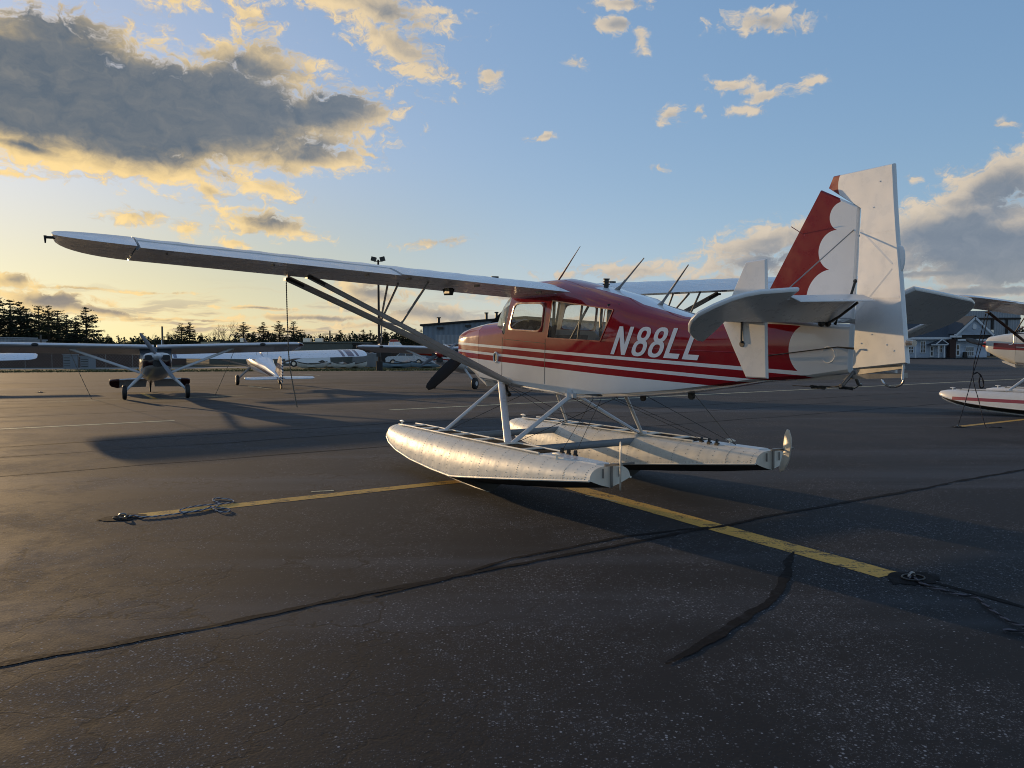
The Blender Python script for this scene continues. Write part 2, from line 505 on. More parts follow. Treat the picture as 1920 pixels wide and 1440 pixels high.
def mat_glass():
    m = bpy.data.materials.new('clear_plexiglass'); m.use_nodes = True
    t = NT(m.node_tree); t.n.clear()
    out = t.new('ShaderNodeOutputMaterial')
    tr = t.new('ShaderNodeBsdfTransparent'); tr.inputs[0].default_value = (.93, .94, .93, 1)
    gl = t.new('ShaderNodeBsdfGlossy'); gl.inputs['Roughness'].default_value = .03
    tc = t.new('ShaderNodeTexCoord').outputs['Object']
    bp = t.new('ShaderNodeBump'); bp.inputs['Strength'].default_value = .25; bp.inputs['Distance'].default_value = .05
    t.link(t.noise(tc, 3.0, 2, .5, .4), bp.inputs['Height'])
    t.l.new(bp.outputs[0], gl.inputs['Normal'])
    lw = t.new('ShaderNodeLayerWeight'); lw.inputs[0].default_value = .5
    fr = t.m('MULTIPLY_ADD', t.m('POWER', lw.outputs['Facing'], 5.0), .80, .05)
    df = t.new('ShaderNodeBsdfDiffuse'); df.inputs[0].default_value = (.92, .92, .90, 1)
    hz = t.new('ShaderNodeMixShader')
    t.link(t.ss(t.noise(tc, 4.5, 5, .65, 1.2), .42, .80, .04, .12), hz.inputs[0])
    t.l.new(tr.outputs[0], hz.inputs[1]); t.l.new(df.outputs[0], hz.inputs[2]); tr = hz
    ms = t.new('ShaderNodeMixShader')
    t.link(fr, ms.inputs[0]); t.l.new(tr.outputs[0], ms.inputs[1]); t.l.new(gl.outputs[0], ms.inputs[2])
    t.l.new(ms.outputs[0], out.inputs[0])
    return m
def mat_float():
    """painted aluminium hull: dented sheet, dull silver-white, streaks of grime"""
    m, t, b = principled('silver_float_paint', (.66, .65, .62), .42, .0, .0)
    tc = t.new('ShaderNodeTexCoord').outputs['Object']
    st = t.noise(t.vm('MULTIPLY', tc, (7, 7, 1.2)), 1.6, 5, .65)
    pt = t.noise(tc, 5.0, 5, .6)
    f = t.m('MULTIPLY', t.lin(st, .3, .72, .88, 1.03), t.lin(pt, .3, .7, .95, 1.02))
    t.link(t.mix(1.0, (.83, .79, .69), t.comb(f, f, f), 'MULTIPLY'), b.inputs['Base Color'])
    t.link(t.lin(pt, .3, .7, .36, .52), b.inputs['Roughness'])
    h = t.m('ADD', t.noise(tc, 4.2, 2, .5), t.m('MULTIPLY', t.noise(tc, 17, 2, .5), .16))
    bump(t, b, h, .16, .04)
    return m
M = {}
M['fus'] = mat_fuselage()
M['fin'] = mat_fin()
M['hull_bottom'] = simple('shaded_hull_bottom', (.045, .043, .04), .6, vary=.3)  # shade under the floats, put into the colour below the chine
M['white'] = mat_white()
M['wing'] = mat_white('white_wing_fabric', (.74, .74, .74), 1.2)
M['tail_white'] = mat_white('white_tail_paint', (.74, .74, .73), .7)
M['glass'] = mat_glass()
M['float'] = mat_float()
M['strut'] = simple('white_strut_paint', (.62, .64, .66), .32, vary=.14)
M['strut_grey'] = simple('grey_strut_paint', (.40, .40, .39), .38, vary=.15)
M['red'] = simple('red_gloss_paint', RED, .2, coat=.4, vary=.1)
M['dark'] = simple('black_rubber', (.014, .014, .015), .6, vary=.3)
M['black'] = simple('black_prop_paint', (.012, .012, .013), .45, vary=.25, spec=.3)
M['nonskid'] = simple('black_nonskid_tread', (.012, .012, .013), .95, vary=.3, bumps=.6, bscale=220, spec=.15)
M['steel'] = simple('weathered_steel', (.30, .29, .28), .42, .75, vary=.25)
M['darksteel'] = simple('dark_oily_steel', (.05, .048, .046), .5, .5, vary=.3)
M['alu'] = simple('polished_aluminium', (.72, .71, .69), .22, .9, vary=.12)
M['seat'] = simple('grey_seat_fabric', (.11, .115, .12), .9, vary=.2)
M['panel'] = simple('black_instrument_panel', (.015, .015, .016), .5, vary=.2)
M['dial'] = simple('dial_face', (.16, .16, .15), .3)
M['lens_red'] = simple('red_lens', (.4, .02, .02), .15)
M['letter'] = simple('white_vinyl_lettering', (.84, .85, .87), .3, coat=.2, vary=.05)
M['tab'] = M['tail_white']
# ------------------------------------------------------------------ the floatplane
PR = Matrix(((-0.488853, -0.872153, 0.019261), (0.871061, -0.48921, -0.04388), (0.047693, -0.004674, 0.998851)))
PT = Vector((0.2749, 10.2162, 2.4386))
FWD = Vector((PR[0][0], PR[1][0], 0)).normalized()
LEFT = Vector((-FWD.y, FWD.x, 0))
def plane_matrix(shift=(0, 0, 0)):
    return Matrix.Translation(PT + Vector(shift)) @ PR.to_4x4() @ Matrix.Translation((0, 0, -ZO))
def P(x, y, z):
    return Vector((x, y, z + ZO))
PRI = PR.transposed()
def fl(s, y, z):
    """level frame (s forward, y left, z above the ground) to plane coordinates"""
    w = Vector((PT.x, PT.y, 0)) + FWD * s + LEFT * y + Vector((0, 0, z))
    q = PRI @ (w - PT)
    return Vector((q.x, q.y, q.z + ZO))
def interp(x, xs, ys):
    if x <= xs[0]: return ys[0]
    for i in range(len(xs) - 1):
        if x <= xs[i + 1]:
            return ys[i] + (ys[i + 1] - ys[i]) * (x - xs[i]) / (xs[i + 1] - xs[i])
    return ys[-1]
def hw(x):
    return interp(x, [-4.81, -2.2, .2, .95, 1.6], [.035, .37, .38, .37, .33])
def inset_poly(o, d):
    n = len(o)
    ar = sum(o[i][0] * o[(i + 1) % n][1] - o[(i + 1) % n][0] * o[i][1] for i in range(n))
    sg = 1 if ar > 0 else -1
    out = []
    for i in range(n):
        p, q, r = o[i - 1], o[i], o[(i + 1) % n]
        n1 = (-(q[1] - p[1]), q[0] - p[0]); n2 = (-(r[1] - q[1]), r[0] - q[0])
        l1 = math.hypot(*n1) or 1; l2 = math.hypot(*n2) or 1
        n1 = (n1[0] / l1, n1[1] / l1); n2 = (n2[0] / l2, n2[1] / l2)
        m = (n1[0] + n2[0], n1[1] + n2[1]); k = max(m[0] * n2[0] + m[1] * n2[1], .35)
        out.append((q[0] + sg * m[0] / k * d, q[1] + sg * m[1] / k * d))
    return out
def slab(outline, place, thick, inset=.008, mb=None, mi=0):
    """thin panel with rounded edges: outline in 2-D, place(a, b, t) maps it (t = offset through the thickness)"""
    mb = mb or MB()
    inset = min(inset, .010)
    i1 = inset_poly(outline, inset); i2 = inset_poly(outline, inset * .3)
    secs = [[place(a, b, -thick / 2) for a, b in i1], [place(a, b, -thick * .3) for a, b in i2], [place(a, b, 0) for a, b in outline], [place(a, b, thick * .3) for a, b in i2], [place(a, b, thick / 2) for a, b in i1]]
    mb.loft(secs, mi=mi)
    return mb
def naca(x, t=.118, m=.038, p=.40):
    yt = 5 * t * (.2969 * math.sqrt(max(x, 0)) - .126 * x - .3516 * x ** 2 + .2843 * x ** 3 - .1036 * x ** 4)
    yc = m / p ** 2 * (2 * p * x - x * x) if x < p else m / (1 - p) ** 2 * ((1 - 2 * p) + 2 * p * x - x * x)
    return yc + yt, yc - yt
def airfoil(x_le, x_te, y, z_le, z_te, f0=0.0, f1=1.0, n=12, scallop=0.0):
    c = x_le - x_te
    us = [f0 + (f1 - f0) * (1 - math.cos(math.pi * i / n)) / 2 for i in range(n + 1)]
    if f0 > 0:
        us = [f0 + (f1 - f0) * i / n for i in range(n + 1)]
    up = [(x_le - u * c, y, z_le + (z_te - z_le) * u + naca(u)[0] * c - scallop * math.sin(math.pi * min(u * 1.1, 1)) * (u > .12)) for u in us]
    lo = [(x_le - u * c, y, z_le + (z_te - z_le) * u + naca(u)[1] * c) for u in us]
    pts = up[::-1] + (lo[1:] if f0 == 0 else lo)
    if f1 < 1.0:
        pass
    return [P(*q) for q in pts]
ZLE = lambda y: -.115 + .0607 * abs(y)
ZTE = lambda y: -.118 + .0617 * abs(y)
XLE, XTE = .02, -1.515

def glyph(ch):
    """letter outlines on a 1-high cell: list of quads, and the advance"""
    q = []
    def box(x0, y0, x1, y1): q.append([(x0, y0), (x1, y0), (x1, y1), (x0, y1)])
    if ch == 'N':
        box(0, 0, .165, 1); box(.49, 0, .655, 1)
        q.append([(.165, 1), (.165, .62), (.49, 0), (.49, .38)])
    elif ch == 'L':
        box(0, 0, .165, 1); box(.165, 0, .58, .165)
    elif ch == '8':
        for cy, rx, ry in ((.275, .30, .285), (.755, .265, .255)):
            n = 26
            for i in range(n):
                a0, a1 = 2 * math.pi * i / n, 2 * math.pi * (i + 1) / n
                pr = []
                for a, k in ((a0, 0), (a1, 0), (a1, 1), (a0, 1)):
                    c, s = math.cos(a), math.sin(a)
                    c = math.copysign(abs(c) ** .82, c); s = math.copysign(abs(s) ** .82, s)
                    pr.append((.32 + c * (rx - k * .160), cy + s * (ry - k * .125)))
                q.append(pr)
    return q

def float_station(s):
    T = [(-3.05, .225, .405, .483, .605), (-2.3, .272, .29, .392, .598), (-1.5, .312, .19, .297, .593), (-.722, .333, .10, .205, .588), (-.72, .333, .0, .204, .588),
         (-.36, .336, .012, .165, .586), (.2, .336, .035, .178, .584), (.9, .324, .08, .212, .582), (1.5, .292, .13, .268, .580), (1.9, .245, .20, .33, .574), (2.15, .185, .285, .385, .556), (2.30, .115, .36, .425, .525), (2.36, .045, .41, .44, .475)]
    xs = [t[0] for t in T]
    return [interp(s, xs, [t[k] for t in T]) for k in range(1, 5)]
def float_section(s, n=8):
    b, zk, zc, zd = float_station(s)
    half = [(0, zk), (b * .5, zk + (zc - zk) * .42), (b * .96, zc - .004), (b, zc)]
    for i in range(1, n + 1):
        t = math.pi / 2 * i / n
        half.append((b * math.cos(t) ** .72 if i < n else 0, zc + (zd - zc) * math.sin(t) ** .88))
    return half
def deck_z(s, y):
    h = float_section(s, 24)[3:]
    ys = [q[0] for q in h][::-1]; zs = [q[1] for q in h][::-1]
    return interp(abs(y), ys, zs)
def build_float(root, side, mats, rivets=True, far=False):
    """one float and its fittings; side = +1 left, -1 right"""
    yc = 1.02 * side
    st = [-3.05, -2.7, -2.3, -1.9, -1.5, -1.1, -.722, -.72, -.36, .2, .55, .9, 1.2, 1.5, 1.7, 1.9, 2.04, 2.15, 2.24, 2.30, 2.34, 2.36]
    mb = MB()
    secs = []
    for s in st:
        h = float_section(s)
        ring = [(y, z) for y, z in h] + [(-y, z) for y, z in h[-2:0:-1]]
        secs.append([fl(s, yc + y, z) for y, z in ring])
    mb.loft(secs)
    nn_ = len(secs[0])
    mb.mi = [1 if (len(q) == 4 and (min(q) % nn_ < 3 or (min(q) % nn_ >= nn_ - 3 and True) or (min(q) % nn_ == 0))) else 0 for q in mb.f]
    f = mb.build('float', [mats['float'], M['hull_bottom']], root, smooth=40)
    # chine rails, keel strip
    r = MB()
    for sg in (-1, 1):
        pts = []
        for s in [-3.05, -2.3, -1.5, -.722, -.36, .2, .9, 1.5, 1.9, 2.15, 2.3]:
            b, zk, zc, zd = float_station(s)
            pts.append(fl(s, yc + sg * (b + .006), zc))
        r.tube(pts, .011, 6)
    r.tube([fl(s, yc, float_station(s)[1] - .012) for s in (-.72, -.36, .2, .9, 1.5, 1.9, 2.15, 2.3)], .016, 6)
    r.build('chine_rail', mats['float'], f)
    # walkway: dark tread panels between pale straps, with a raised lip along each edge
    segs = [(1.78, 1.52), (1.46, 1.14), (.98, .66), (.60, .20), (.02, -.42), (-.62, -1.02), (-1.16, -1.62), (-1.68, -1.96)]
    for a, b_ in segs:
        w = MB()
        m = 4
        sec = []
        for i in range(m + 1):
            s = a + (b_ - a) * i / m
            sec.append([fl(s, yc + y - .02, deck_z(s, 0) + dz) for y, dz in ((.115, -.02), (.115, .006), (-.115, .006), (-.115, -.02))])
        w.loft(sec)
        w.build('walkway_panel', M['nonskid'], f, smooth=0)
    lip = MB()
    for sg in (-1, 1):
        lip.tube([fl(s, yc + sg * .132 - .02, deck_z(s, 0) + .010) for s in (1.86, 1.5, 1.0, .5, 0, -.5, -1, -1.5, -2.0)], .011, 6)
    for s in (1.49, 1.06, .63, .11, -.52, -1.09, -1.65):
        lip.bar(fl(s, yc + .12 - .02, deck_z(s, 0) + .012), fl(s, yc - .12 - .02, deck_z(s, 0) + .012), .05, .012)
    lip.build('deck_edge_strip', mats['float'], f)
    h = MB()
    h.loft([[fl(s, yc + y, deck_z(s, 0) + dz) for y, dz in ((.12 - .02 * k, -.03), (.11 - .02 * k, .008), (-.11 + .02 * k, .008), (-.12 + .02 * k, -.03))] for k, s in enumerate((-2.02, -2.4, -2.94))])
    h.build('hatch_plate', M['strut'], f, smooth=0)
    for s, yo in ((2.02, 0), (-2.35, .12 * side)):
        c = MB()
        z = deck_z(s, yo)
        c.tube([fl(s, yc + yo, z - .01), fl(s, yc + yo, z + .04)], .016, 8)
        c.tube([fl(s + .07, yc + yo, z + .046), fl(s, yc + yo, z + .05), fl(s - .07, yc + yo, z + .046)], [.008, .017, .008], 8)
        c.build('mooring_cleat', mats['float'], f)
    # pulleys and rudder lines at the stern
    for k, s in enumerate((-2.12, -2.24, -2.36)):
        p = MB()
        z = deck_z(s, .07) + .01
        p.disc(fl(s, yc - .09 * side, z + .03), .026, LEFT, 10, thick=.02)
        p.box(fl(s, yc - .09 * side, z), (.05, .03, .03))
        p.build('cable_pulley', M['darksteel'], f)
    # transom post and fittings
    t = MB()
    t.bar(fl(-3.07, yc, .41), fl(-3.07, yc, .62), .018, .02)
    t.bar(fl(-3.068, yc - .09, .50), fl(-3.068, yc - .09, .585), .012, .012)
    t.bar(fl(-3.068, yc + .09, .50), fl(-3.068, yc + .09, .585), .012, .012)
    t.build('rudder_post', M['steel'], f)
    # water rudder, swung up
    ang = rad(36 if side > 0 else 20) * 1.0
    if far: ang = rad(12)
    prof = [(0, .0), (.035, -.10), (.07, -.20), (.045, -.245), (-.03, -.20), (-.10, -.06), (-.13, .10), (-.125, .20), (-.09, .28), (-.055, .285), (-.02, .22), (.0, .10)]
    dirv = (math.cos(ang), math.sin(ang))
    def place(a, b, tt):
        return fl(-3.20 + a * dirv[0] * 1.25 + tt * dirv[1], yc - a * 1.25 * dirv[1] + tt * dirv[0], .60 + b * .86)
    wr = slab([(p[0], p[1]) for p in prof], place, .014, .012).build('water_rudder', M['rudder_alu'], f)
    w2 = MB()
    w2.bar(fl(-3.07, yc, .62), fl(-3.22, yc, .63), .03, .02)
    w2.bar(fl(-3.19, yc - .16, .635), fl(-3.19, yc + .16, .635), .018, .018)
    w2.build('rudder_tiller', M['steel'], f)
    if rivets:
        rv = MB()
        def head(s, y, z, nrm):
            c = fl(s, yc + y, z); a = (fl(s, yc + y + nrm[0], z + nrm[1]) - c).normalized()
            u = a.cross(Vector((1, 0, 0))).normalized(); v = a.cross(u)
            R_ = .0062
            vs = [c + u * R_ * math.cos(k * 2.0944) + v * R_ * math.sin(k * 2.0944) for k in range(3)] + [c + a * .004]
            rv.add(vs, [(0, 1, 3), (1, 2, 3), (2, 0, 3)])
        rr = random.Random(5)
        frames = [1.95, 1.62, 1.28, .93, .55, .16, -.25, -.66, -1.05, -1.45, -1.85, -2.25, -2.65, -2.98]
        for sg in (-1, 1):
            for i, s in enumerate(frames):
                hh = float_section(s, 24)[3:]
                m = 15 if i % 2 == 0 else 8
                for k in range(m):
                    j = 1 + k * (len(hh) - 5) / m
                    i0 = int(j); fr = j - i0
                    y = hh[i0][0] * (1 - fr) + hh[i0 + 1][0] * fr; z = hh[i0][1] * (1 - fr) + hh[i0 + 1][1] * fr
                    dy, dz = hh[i0 + 1][0] - hh[i0][0], hh[i0 + 1][1] - hh[i0][1]
                    head(s, sg * (y + .001), z, (sg * dz, -dy))
            for k in range(92):
                s = 2.0 - k * 5.0 / 92
                b, zk, zc, zd = float_station(s)
                head(s, sg * (b + .002), zc + .022, (sg, .1))
            for i in range(len(frames) - 1):
                for k in range(4):
                    s = frames[i] + (frames[i + 1] - frames[i]) * .5
                    hh = float_section(s, 24)[3:]
                    j = 3 + k * 4.1; i0 = int(j)
                    head(s, sg * (hh[i0][0] + .001), hh[i0][1], (sg, .3))
        tag(rv.build('rivet_heads', M['rivet'], f, smooth=0, fix=False), kind='stuff')
    return f

def build_seaplane(shift, mats, label, cat, letters=True, rudder_deg=11.0, rivets=True, prop=(.757, -.655)):
    root = empty('floatplane', plane_matrix(shift))
    tag(root, label, cat)
    # ---- fuselage shell with real window openings
    def column(xb, h, ch, bel, r5, r6, r7, r8, r9):
        r4z = max(-.92, ch + .06 + .3 * (r5[2] - ch - .06))
        half = [(xb, 0, bel), (xb, .62 * h, bel + .012), (xb, .95 * h, ch), (xb, h, ch + .06), (xb, h, r4z), r5, r6, r7, r8, r9]
        return half
    C = [
        column(.797, .372, -1.20, -1.28, (.797, .372, -.66), (.797, .360, -.57), (.797, .300, -.505), (.797, .17, -.465), (.797, 0, -.45)),
        column(.10, .38, -1.21, -1.29, (.10, .38, -.60), (.16, .355, -.555), (.42, .29, -.50), (.60, .17, -.455), (.68, 0, -.44)),
        column(.055, .38, -1.21, -1.29, (.055, .38, -.60), (-.07, .37, -.20), (-.10, .345, -.10), (-.09, .20, -.03), (-.08, 0, -.02)),
        column(-.08, .38, -1.21, -1.29, (-.08, .38, -.53), (-.21, .375, -.21), (-.26, .35, -.11), (-.26, .2, .055), (-.26, 0, .08)),
        column(-.84, .38, -1.22, -1.29, (-.84, .38, -.535), (-.89, .375, -.21), (-.90, .35, -.10), (-.90, .2, .06), (-.90, 0, .09)),
        column(-.98, .38, -1.22, -1.29, (-.98, .38, -.61), (-1.08, .375, -.18), (-1.10, .35, -.09), (-1.10, .2, .04), (-1.10, 0, .065)),
        column(-1.50, .377, -1.22, -1.28, (-1.50, .377, -.61), (-1.62, .37, -.225), (-1.62, .345, -.135), (-1.62, .195, -.04), (-1.62, 0, -.02)),
        column(-2.02, .372, -1.165, -1.21, (-2.02, .372, -.61), (-2.23, .366, -.28), (-2.25, .335, -.225), (-2.25, .19, -.16), (-2.25, 0, -.145)),
    ]
    for x, ch, r5, r6, r7, r8, r9 in ((-2.45, -1.115, -.62, -.33, (.30, -.285), (.165, -.225), -.21), (-3.05, -1.03, -.62, -.42, (.23, -.382), (.12, -.335), -.325), (-3.55, -.94, -.60, -.44, (.172, -.405), (.09, -.365), -.356),
                                      (-3.99, -.85, -.58, -.44, (.123, -.402), (.065, -.372), -.366), (-4.46, -.79, -.57, -.44, (.07, -.396), (.04, -.376), -.370), (-4.79, -.722, -.56, -.44, (.034, -.40), (.02, -.38), -.375)):
        h = hw(x)
        C.append(column(x, h, ch, ch - .03 - h * .05, (x, h, r5), (x, h * .995, r6), (x, r7[0], r7[1]), (x, r8[0], r8[1]), (x, 0, r9)))
    secs = []
    for h in C:
        ring = list(h) + [(a, -b, c) for a, b, c in h[-2:0:-1]]
        secs.append([P(*q) for q in ring])
    nh = len(C[0]); nr = len(secs[0])
    def skip(i, k):
        kk = k if k < nh - 1 else nr - 1 - k         # mirrored row index
        if i in (3, 5, 6) and kk == 5: return True   # side windows
        if i == 4 and kk == 5 and k >= nh - 1: return True   # long opening over the right-hand door
        if i == 1 and kk >= 5: return True           # windscreen
        return False
    mb = MB()
    mb.loft(secs, cap0=True, cap1=True, skip=skip)
    fus = mb.build('fuselage', mats['fus'], root, smooth=38, fix=False)
    # normals outwards
    bm = bmesh.new(); bm.from_mesh(fus.data)
    bmesh.ops.recalc_face_normals(bm, faces=bm.faces)
    f0 = max(bm.faces, key=lambda q: q.calc_center_median().z)
    if f0.normal.z < 0: bmesh.ops.reverse_faces(bm, faces=bm.faces)
    bm.to_mesh(fus.data); bm.free()
    # ---- glazing
    g = MB()
    w = []
    for j in range(5):
        t = j / 4
        rowa = C[1][5:]; rowb = C[2][5:]
        half = []
        for a, b in zip(rowa, rowb):
            bul = .05 * math.sin(math.pi * t)
            half.append((a[0] + (b[0] - a[0]) * t + bul * .6, (a[1] + (b[1] - a[1]) * t) * (1 + bul * .25), a[2] + (b[2] - a[2]) * t + bul))
        w.append([P(*q) for q in half] + [P(q[0], -q[1], q[2]) for q in half[-2::-1]])
    g.loft(w, closed=False)
    g.build('windscreen', M['glass'], root, smooth=60)
    for sg in (1, -1):
        def pane(name, idx):
            q = MB()
            lo = [C[i][5] for i in idx]; hi = [C[i][6] for i in idx]
            rows = []
            for t in (0, .25, .5, .75, 1):
                rows.append([P(a[0] + (b[0] - a[0]) * t, sg * (a[1] + (b[1] - a[1]) * t - .008 + .012 * math.sin(math.pi * t)), a[2] + (b[2] - a[2]) * t) for a, b in zip(lo, hi)])
            q.loft(rows, closed=False)
            return q.build(name, M['glass'], root, smooth=60)
        # front pane inside a frame with rounded corners
        p1 = pane('side_window', (3, 4))
        A = [C[3][5], C[4][5], C[4][6], C[3][6]]
        def uvp(u, v, off):
            a = [A[0][k] + (A[1][k] - A[0][k]) * u for k in range(3)]; b = [A[3][k] + (A[2][k] - A[3][k]) * u for k in range(3)]
            q = [a[k] + (b[k] - a[k]) * v for k in range(3)]
            return P(q[0], sg * (q[1] + off), q[2])
        fr = MB(); n = 40; secs2 = []
        for (rr, off) in ((1.10, .002), (1.08, .008), (1.0, .008), (.985, -.004)):
            ring = []
            for i in range(n):
                a = 2 * math.pi * i / n
                c, s = math.cos(a), math.sin(a)
                ex = .12 if rr > 1.05 else .30
                k = (abs(c) ** (2 / ex) + abs(s) ** (2 / ex)) ** (-ex / 2)
                ring.append(uvp(.5 + .5 * rr * c * k, .5 + .5 * (rr - (.02 if rr < 1.05 else 0)) * s * k, off))
            secs2.append(ring)
        fr.loft(secs2, cap0=False, cap1=False)
        fr.build('window_frame', mats['red'], p1, smooth=50)
        p2 = pane('rear_window', (5, 6, 7))
        if sg < 0: pane('door_window', (4, 5))
        fb = MB()
        lo = [C[i][5] for i in (5, 6, 7)]; hi = [C[i][6] for i in (5, 6, 7)]
        path = [P(q[0], sg * (q[1] + .003), q[2]) for q in lo + hi[::-1] + lo[:1]]
        for a, b in zip(path[:-1], path[1:]):
            fb.bar(a, b, .012, .006, up=(0, 1, 0))
        fb.build('window_trim', mats['red'], p2, smooth=0)
    # ---- cowling, nose
    cw = MB(); secs = []
    for x, h, bel, ch, r3, r4, r5, r6, r7, r8, r9 in (
            (.803, .372, -1.28, -1.20, -1.14, -.92, -.66, (.36, -.57), (.30, -.505), (.17, -.465), -.45),
            (1.20, .355, -1.17, -1.085, -1.01, -.88, -.69, (.335, -.605), (.275, -.548), (.15, -.512), -.502),
            (1.48, .336, -1.03, -.985, -.935, -.86, -.72, (.318, -.655), (.255, -.60), (.14, -.573), -.567),
            (1.56, .312, -1.00, -.960, -.915, -.85, -.73, (.295, -.668), (.235, -.615), (.13, -.588), -.582),
            (1.605, .262, -.965, -.93, -.89, -.84, -.74, (.25, -.69), (.20, -.645), (.11, -.62), -.615)):
        half = [(x, 0, bel), (x, .62 * h, bel + .012), (x, .95 * h, ch), (x, h, r3), (x, h, r4), (x, h, r5), (x, *r6), (x, *r7), (x, *r8), (x, 0, r9)]
        secs.append([P(*q) for q in half] + [P(a, -b, c) for a, b, c in half[-2:0:-1]])
    cw.loft(secs)
    cowl = cw.build('cowling', mats['fus'], root, smooth=50)
    ch_ = MB()
    ch_.loft([[P(x, y, z) for x, y, z in ((.86, a * .2, -1.34), (.86, a * .24, -1.26))] + [P(1.2, a * .22, -1.19), P(1.2, a * .18, -1.23)] for a in (-1, 1)])
    ch_.build('cowl_flap', mats['white'], cowl, smooth=0)
    inl = MB()
    for sg in (1, -1):
        inl.disc(P(1.606, sg * .15, -.72), .07, (1, 0, 0), 14, thick=.02)
    inl.split('air_inlet', M['dark'], cowl)
    sp = MB()
    sp.loft([[P(x, r * math.cos(2 * math.pi * k / 14), -.80 + r * math.sin(2 * math.pi * k / 14)) for k in range(14)] for x, r in ((1.60, .10), (1.68, .11), (1.76, .085), (1.82, .05), (1.86, .012))])
    prop_o = sp.build('propeller', mats['spinner'], root, smooth=50)
    for sg in (1, -1):
        bl = MB(); e = Vector((0, prop[0] * sg, prop[1] * sg)); per = Vector((0, -prop[1], prop[0]))
        secs = []
        for r_, c_, tw in ((.06, .07, 55), (.16, .10, 48), (.30, .155, 38), (.48, .175, 30), (.66, .165, 24), (.82, .14, 20), (.92, .11, 18), (.965, .06, 17)):
            a = rad(tw); u = (per * math.cos(a) * sg + Vector((1, 0, 0)) * math.sin(a)); v = u.cross(e)
            th = .028 if r_ < .3 else .016
            c0 = P(1.71, 0, -.80) + e * r_
            secs.append([c0 + u * (c_ / 2) * math.cos(2 * math.pi * k / 10) + v * th / 2 * math.sin(2 * math.pi * k / 10) for k in range(10)])
        bl.loft(secs)
        bl.build('blade', M['black'], prop_o, smooth=50)
    # panel seams
    for a, b in (((.112, .380, -.64), (.112, .380, -1.14)), ((.105, .381, -.66), (-.93, .380, -.675)), ((-.935, .380, -.62), (-.935, .380, -1.15))):
        s_ = MB(); s_.bar(P(*a), P(*b), .006, .004, up=(0, 1, 0))
        s_.build('panel_seam', M['seam'], root, smooth=0)
    for sg in (1, -1):
        for z_ in (-.66, -.50):                                   # stringers showing through the fabric
            s_ = MB(); s_.tube([P(x, sg * (hw(x) - .0005), z_ + .02 * (x + 2.1) / -2) for x in (-2.35, -2.8, -3.3, -3.8, -4.25)], .0035, 5)
            if z_ < -.6: s_.build('stringer', mats['fus'], root)
    vr = MB(); n = 18
    vr.tube([P(.274 + .055 * math.cos(2 * math.pi * k / n), .384, -.905 + .065 * math.sin(2 * math.pi * k / n)) for k in range(n + 1)], .012, 6)
    ring = vr.build('vent_ring', mats['white'], root)
    vd = MB(); vd.disc(P(.274, .382, -.905), .05, (0, 1, 0), 16, thick=.012); vd.build('vent_grille', M['dark'], ring)
    ic = MB(); ic.tube([P(-4.63 + .062 * math.cos(2 * math.pi * k / 20), hw(-4.63) + .003, -.62 + .062 * math.sin(2 * math.pi * k / 20)) for k in range(21)], .005, 5)
    ic.build('inspection_ring', mats['white'], root)
    ng = MB()
    ng.tube([P(.35, .2, -1.27), P(.30, .2, -1.36), P(.22, .2, -1.40)], .03, 8)
    ng.build('exhaust_pipe', M['darksteel'], root)
    # ---- cabin
    ip = MB()
    out = []
    for i in range(17):
        a = math.pi * i / 16
        out.append((.34 * math.cos(a), -.60 + .20 * math.sin(a)))
    out = [(.34, -.86)] + out + [(-.34, -.86)]
    ip.loft([[P(x, y, z) for y, z in out] for x in (.0, .05)])
    ipo = ip.build('instrument_panel', M['panel'], root, smooth=30)
    for y, z in ((-.22, -.56), (-.10, -.53), (.03, -.53), (.16, -.56), (-.16, -.66), (0, -.65), (.14, -.66)):
        d = MB(); d.disc(P(-.006, y, z), .042, (1, 0, 0), 14, thick=.01); d.build('gauge', M['dial'], ipo)
    for xs, nm in ((-.78, 'pilot_seat'), (-1.62, 'rear_seat')):
        s_ = MB()
        s_.loft([[P(xs + dx, y, -1.0 + dz) for y in (-.22, -.18, .18, .22) ] + [P(xs + dx - .07, y, -1.0 + dz) for y in (.22, .18, -.18, -.22)] for dx, dz in ((0, 0), (-.02, .15), (-.07, .34), (-.10, .42))])
        s_.box(P(xs + .22, 0, -1.03), (.46, .44, .10))
        s_.build(nm, M['seat'], root, smooth=40)
    tb = MB()
    for sg in (1, -1):
        tb.tube([P(-1.02, sg * .33, -1.15), P(-1.05, sg * .335, -.14)], .019, 8)
        tb.tube([P(-1.10, sg * .33, -.95), P(-1.75, sg * .32, -.20)], .014, 8)
        tb.tube([P(-1.55, sg * .335, -.62), P(-1.62, sg * .33, -.16)], .014, 8)
        tb.tube([P(-2.08, sg * .33, -.60), P(-2.12, sg * .33, -.22)], .026, 8)
        tb.tube([P(-1.98, sg * .33, -.90), P(-2.26, sg * .31, -.22)], .016, 8)
        tb.tube([P(.02, sg * .35, -.62), P(-.12, sg * .34, -.12)], .016, 8)
    tb.split('cabin_tube', M['darksteel'], root)
    fl_ = MB(); fl_.box(P(-.95, 0, -1.19), (2.0, .70, .02)); fl_.build('cabin_floor', M['seat'], root, smooth=0)
    pk = MB(); pk.loft([[P(-1.98 - dx, y, -1.1), P(-1.98 - dx, y, -.63), P(-2.1 - dx, y, -.63), P(-2.1 - dx, y, -1.1)] for dx, y in ((0, -.30), (0, .30))])
    pk.build('baggage_shelf', M['seat'], root, smooth=0)
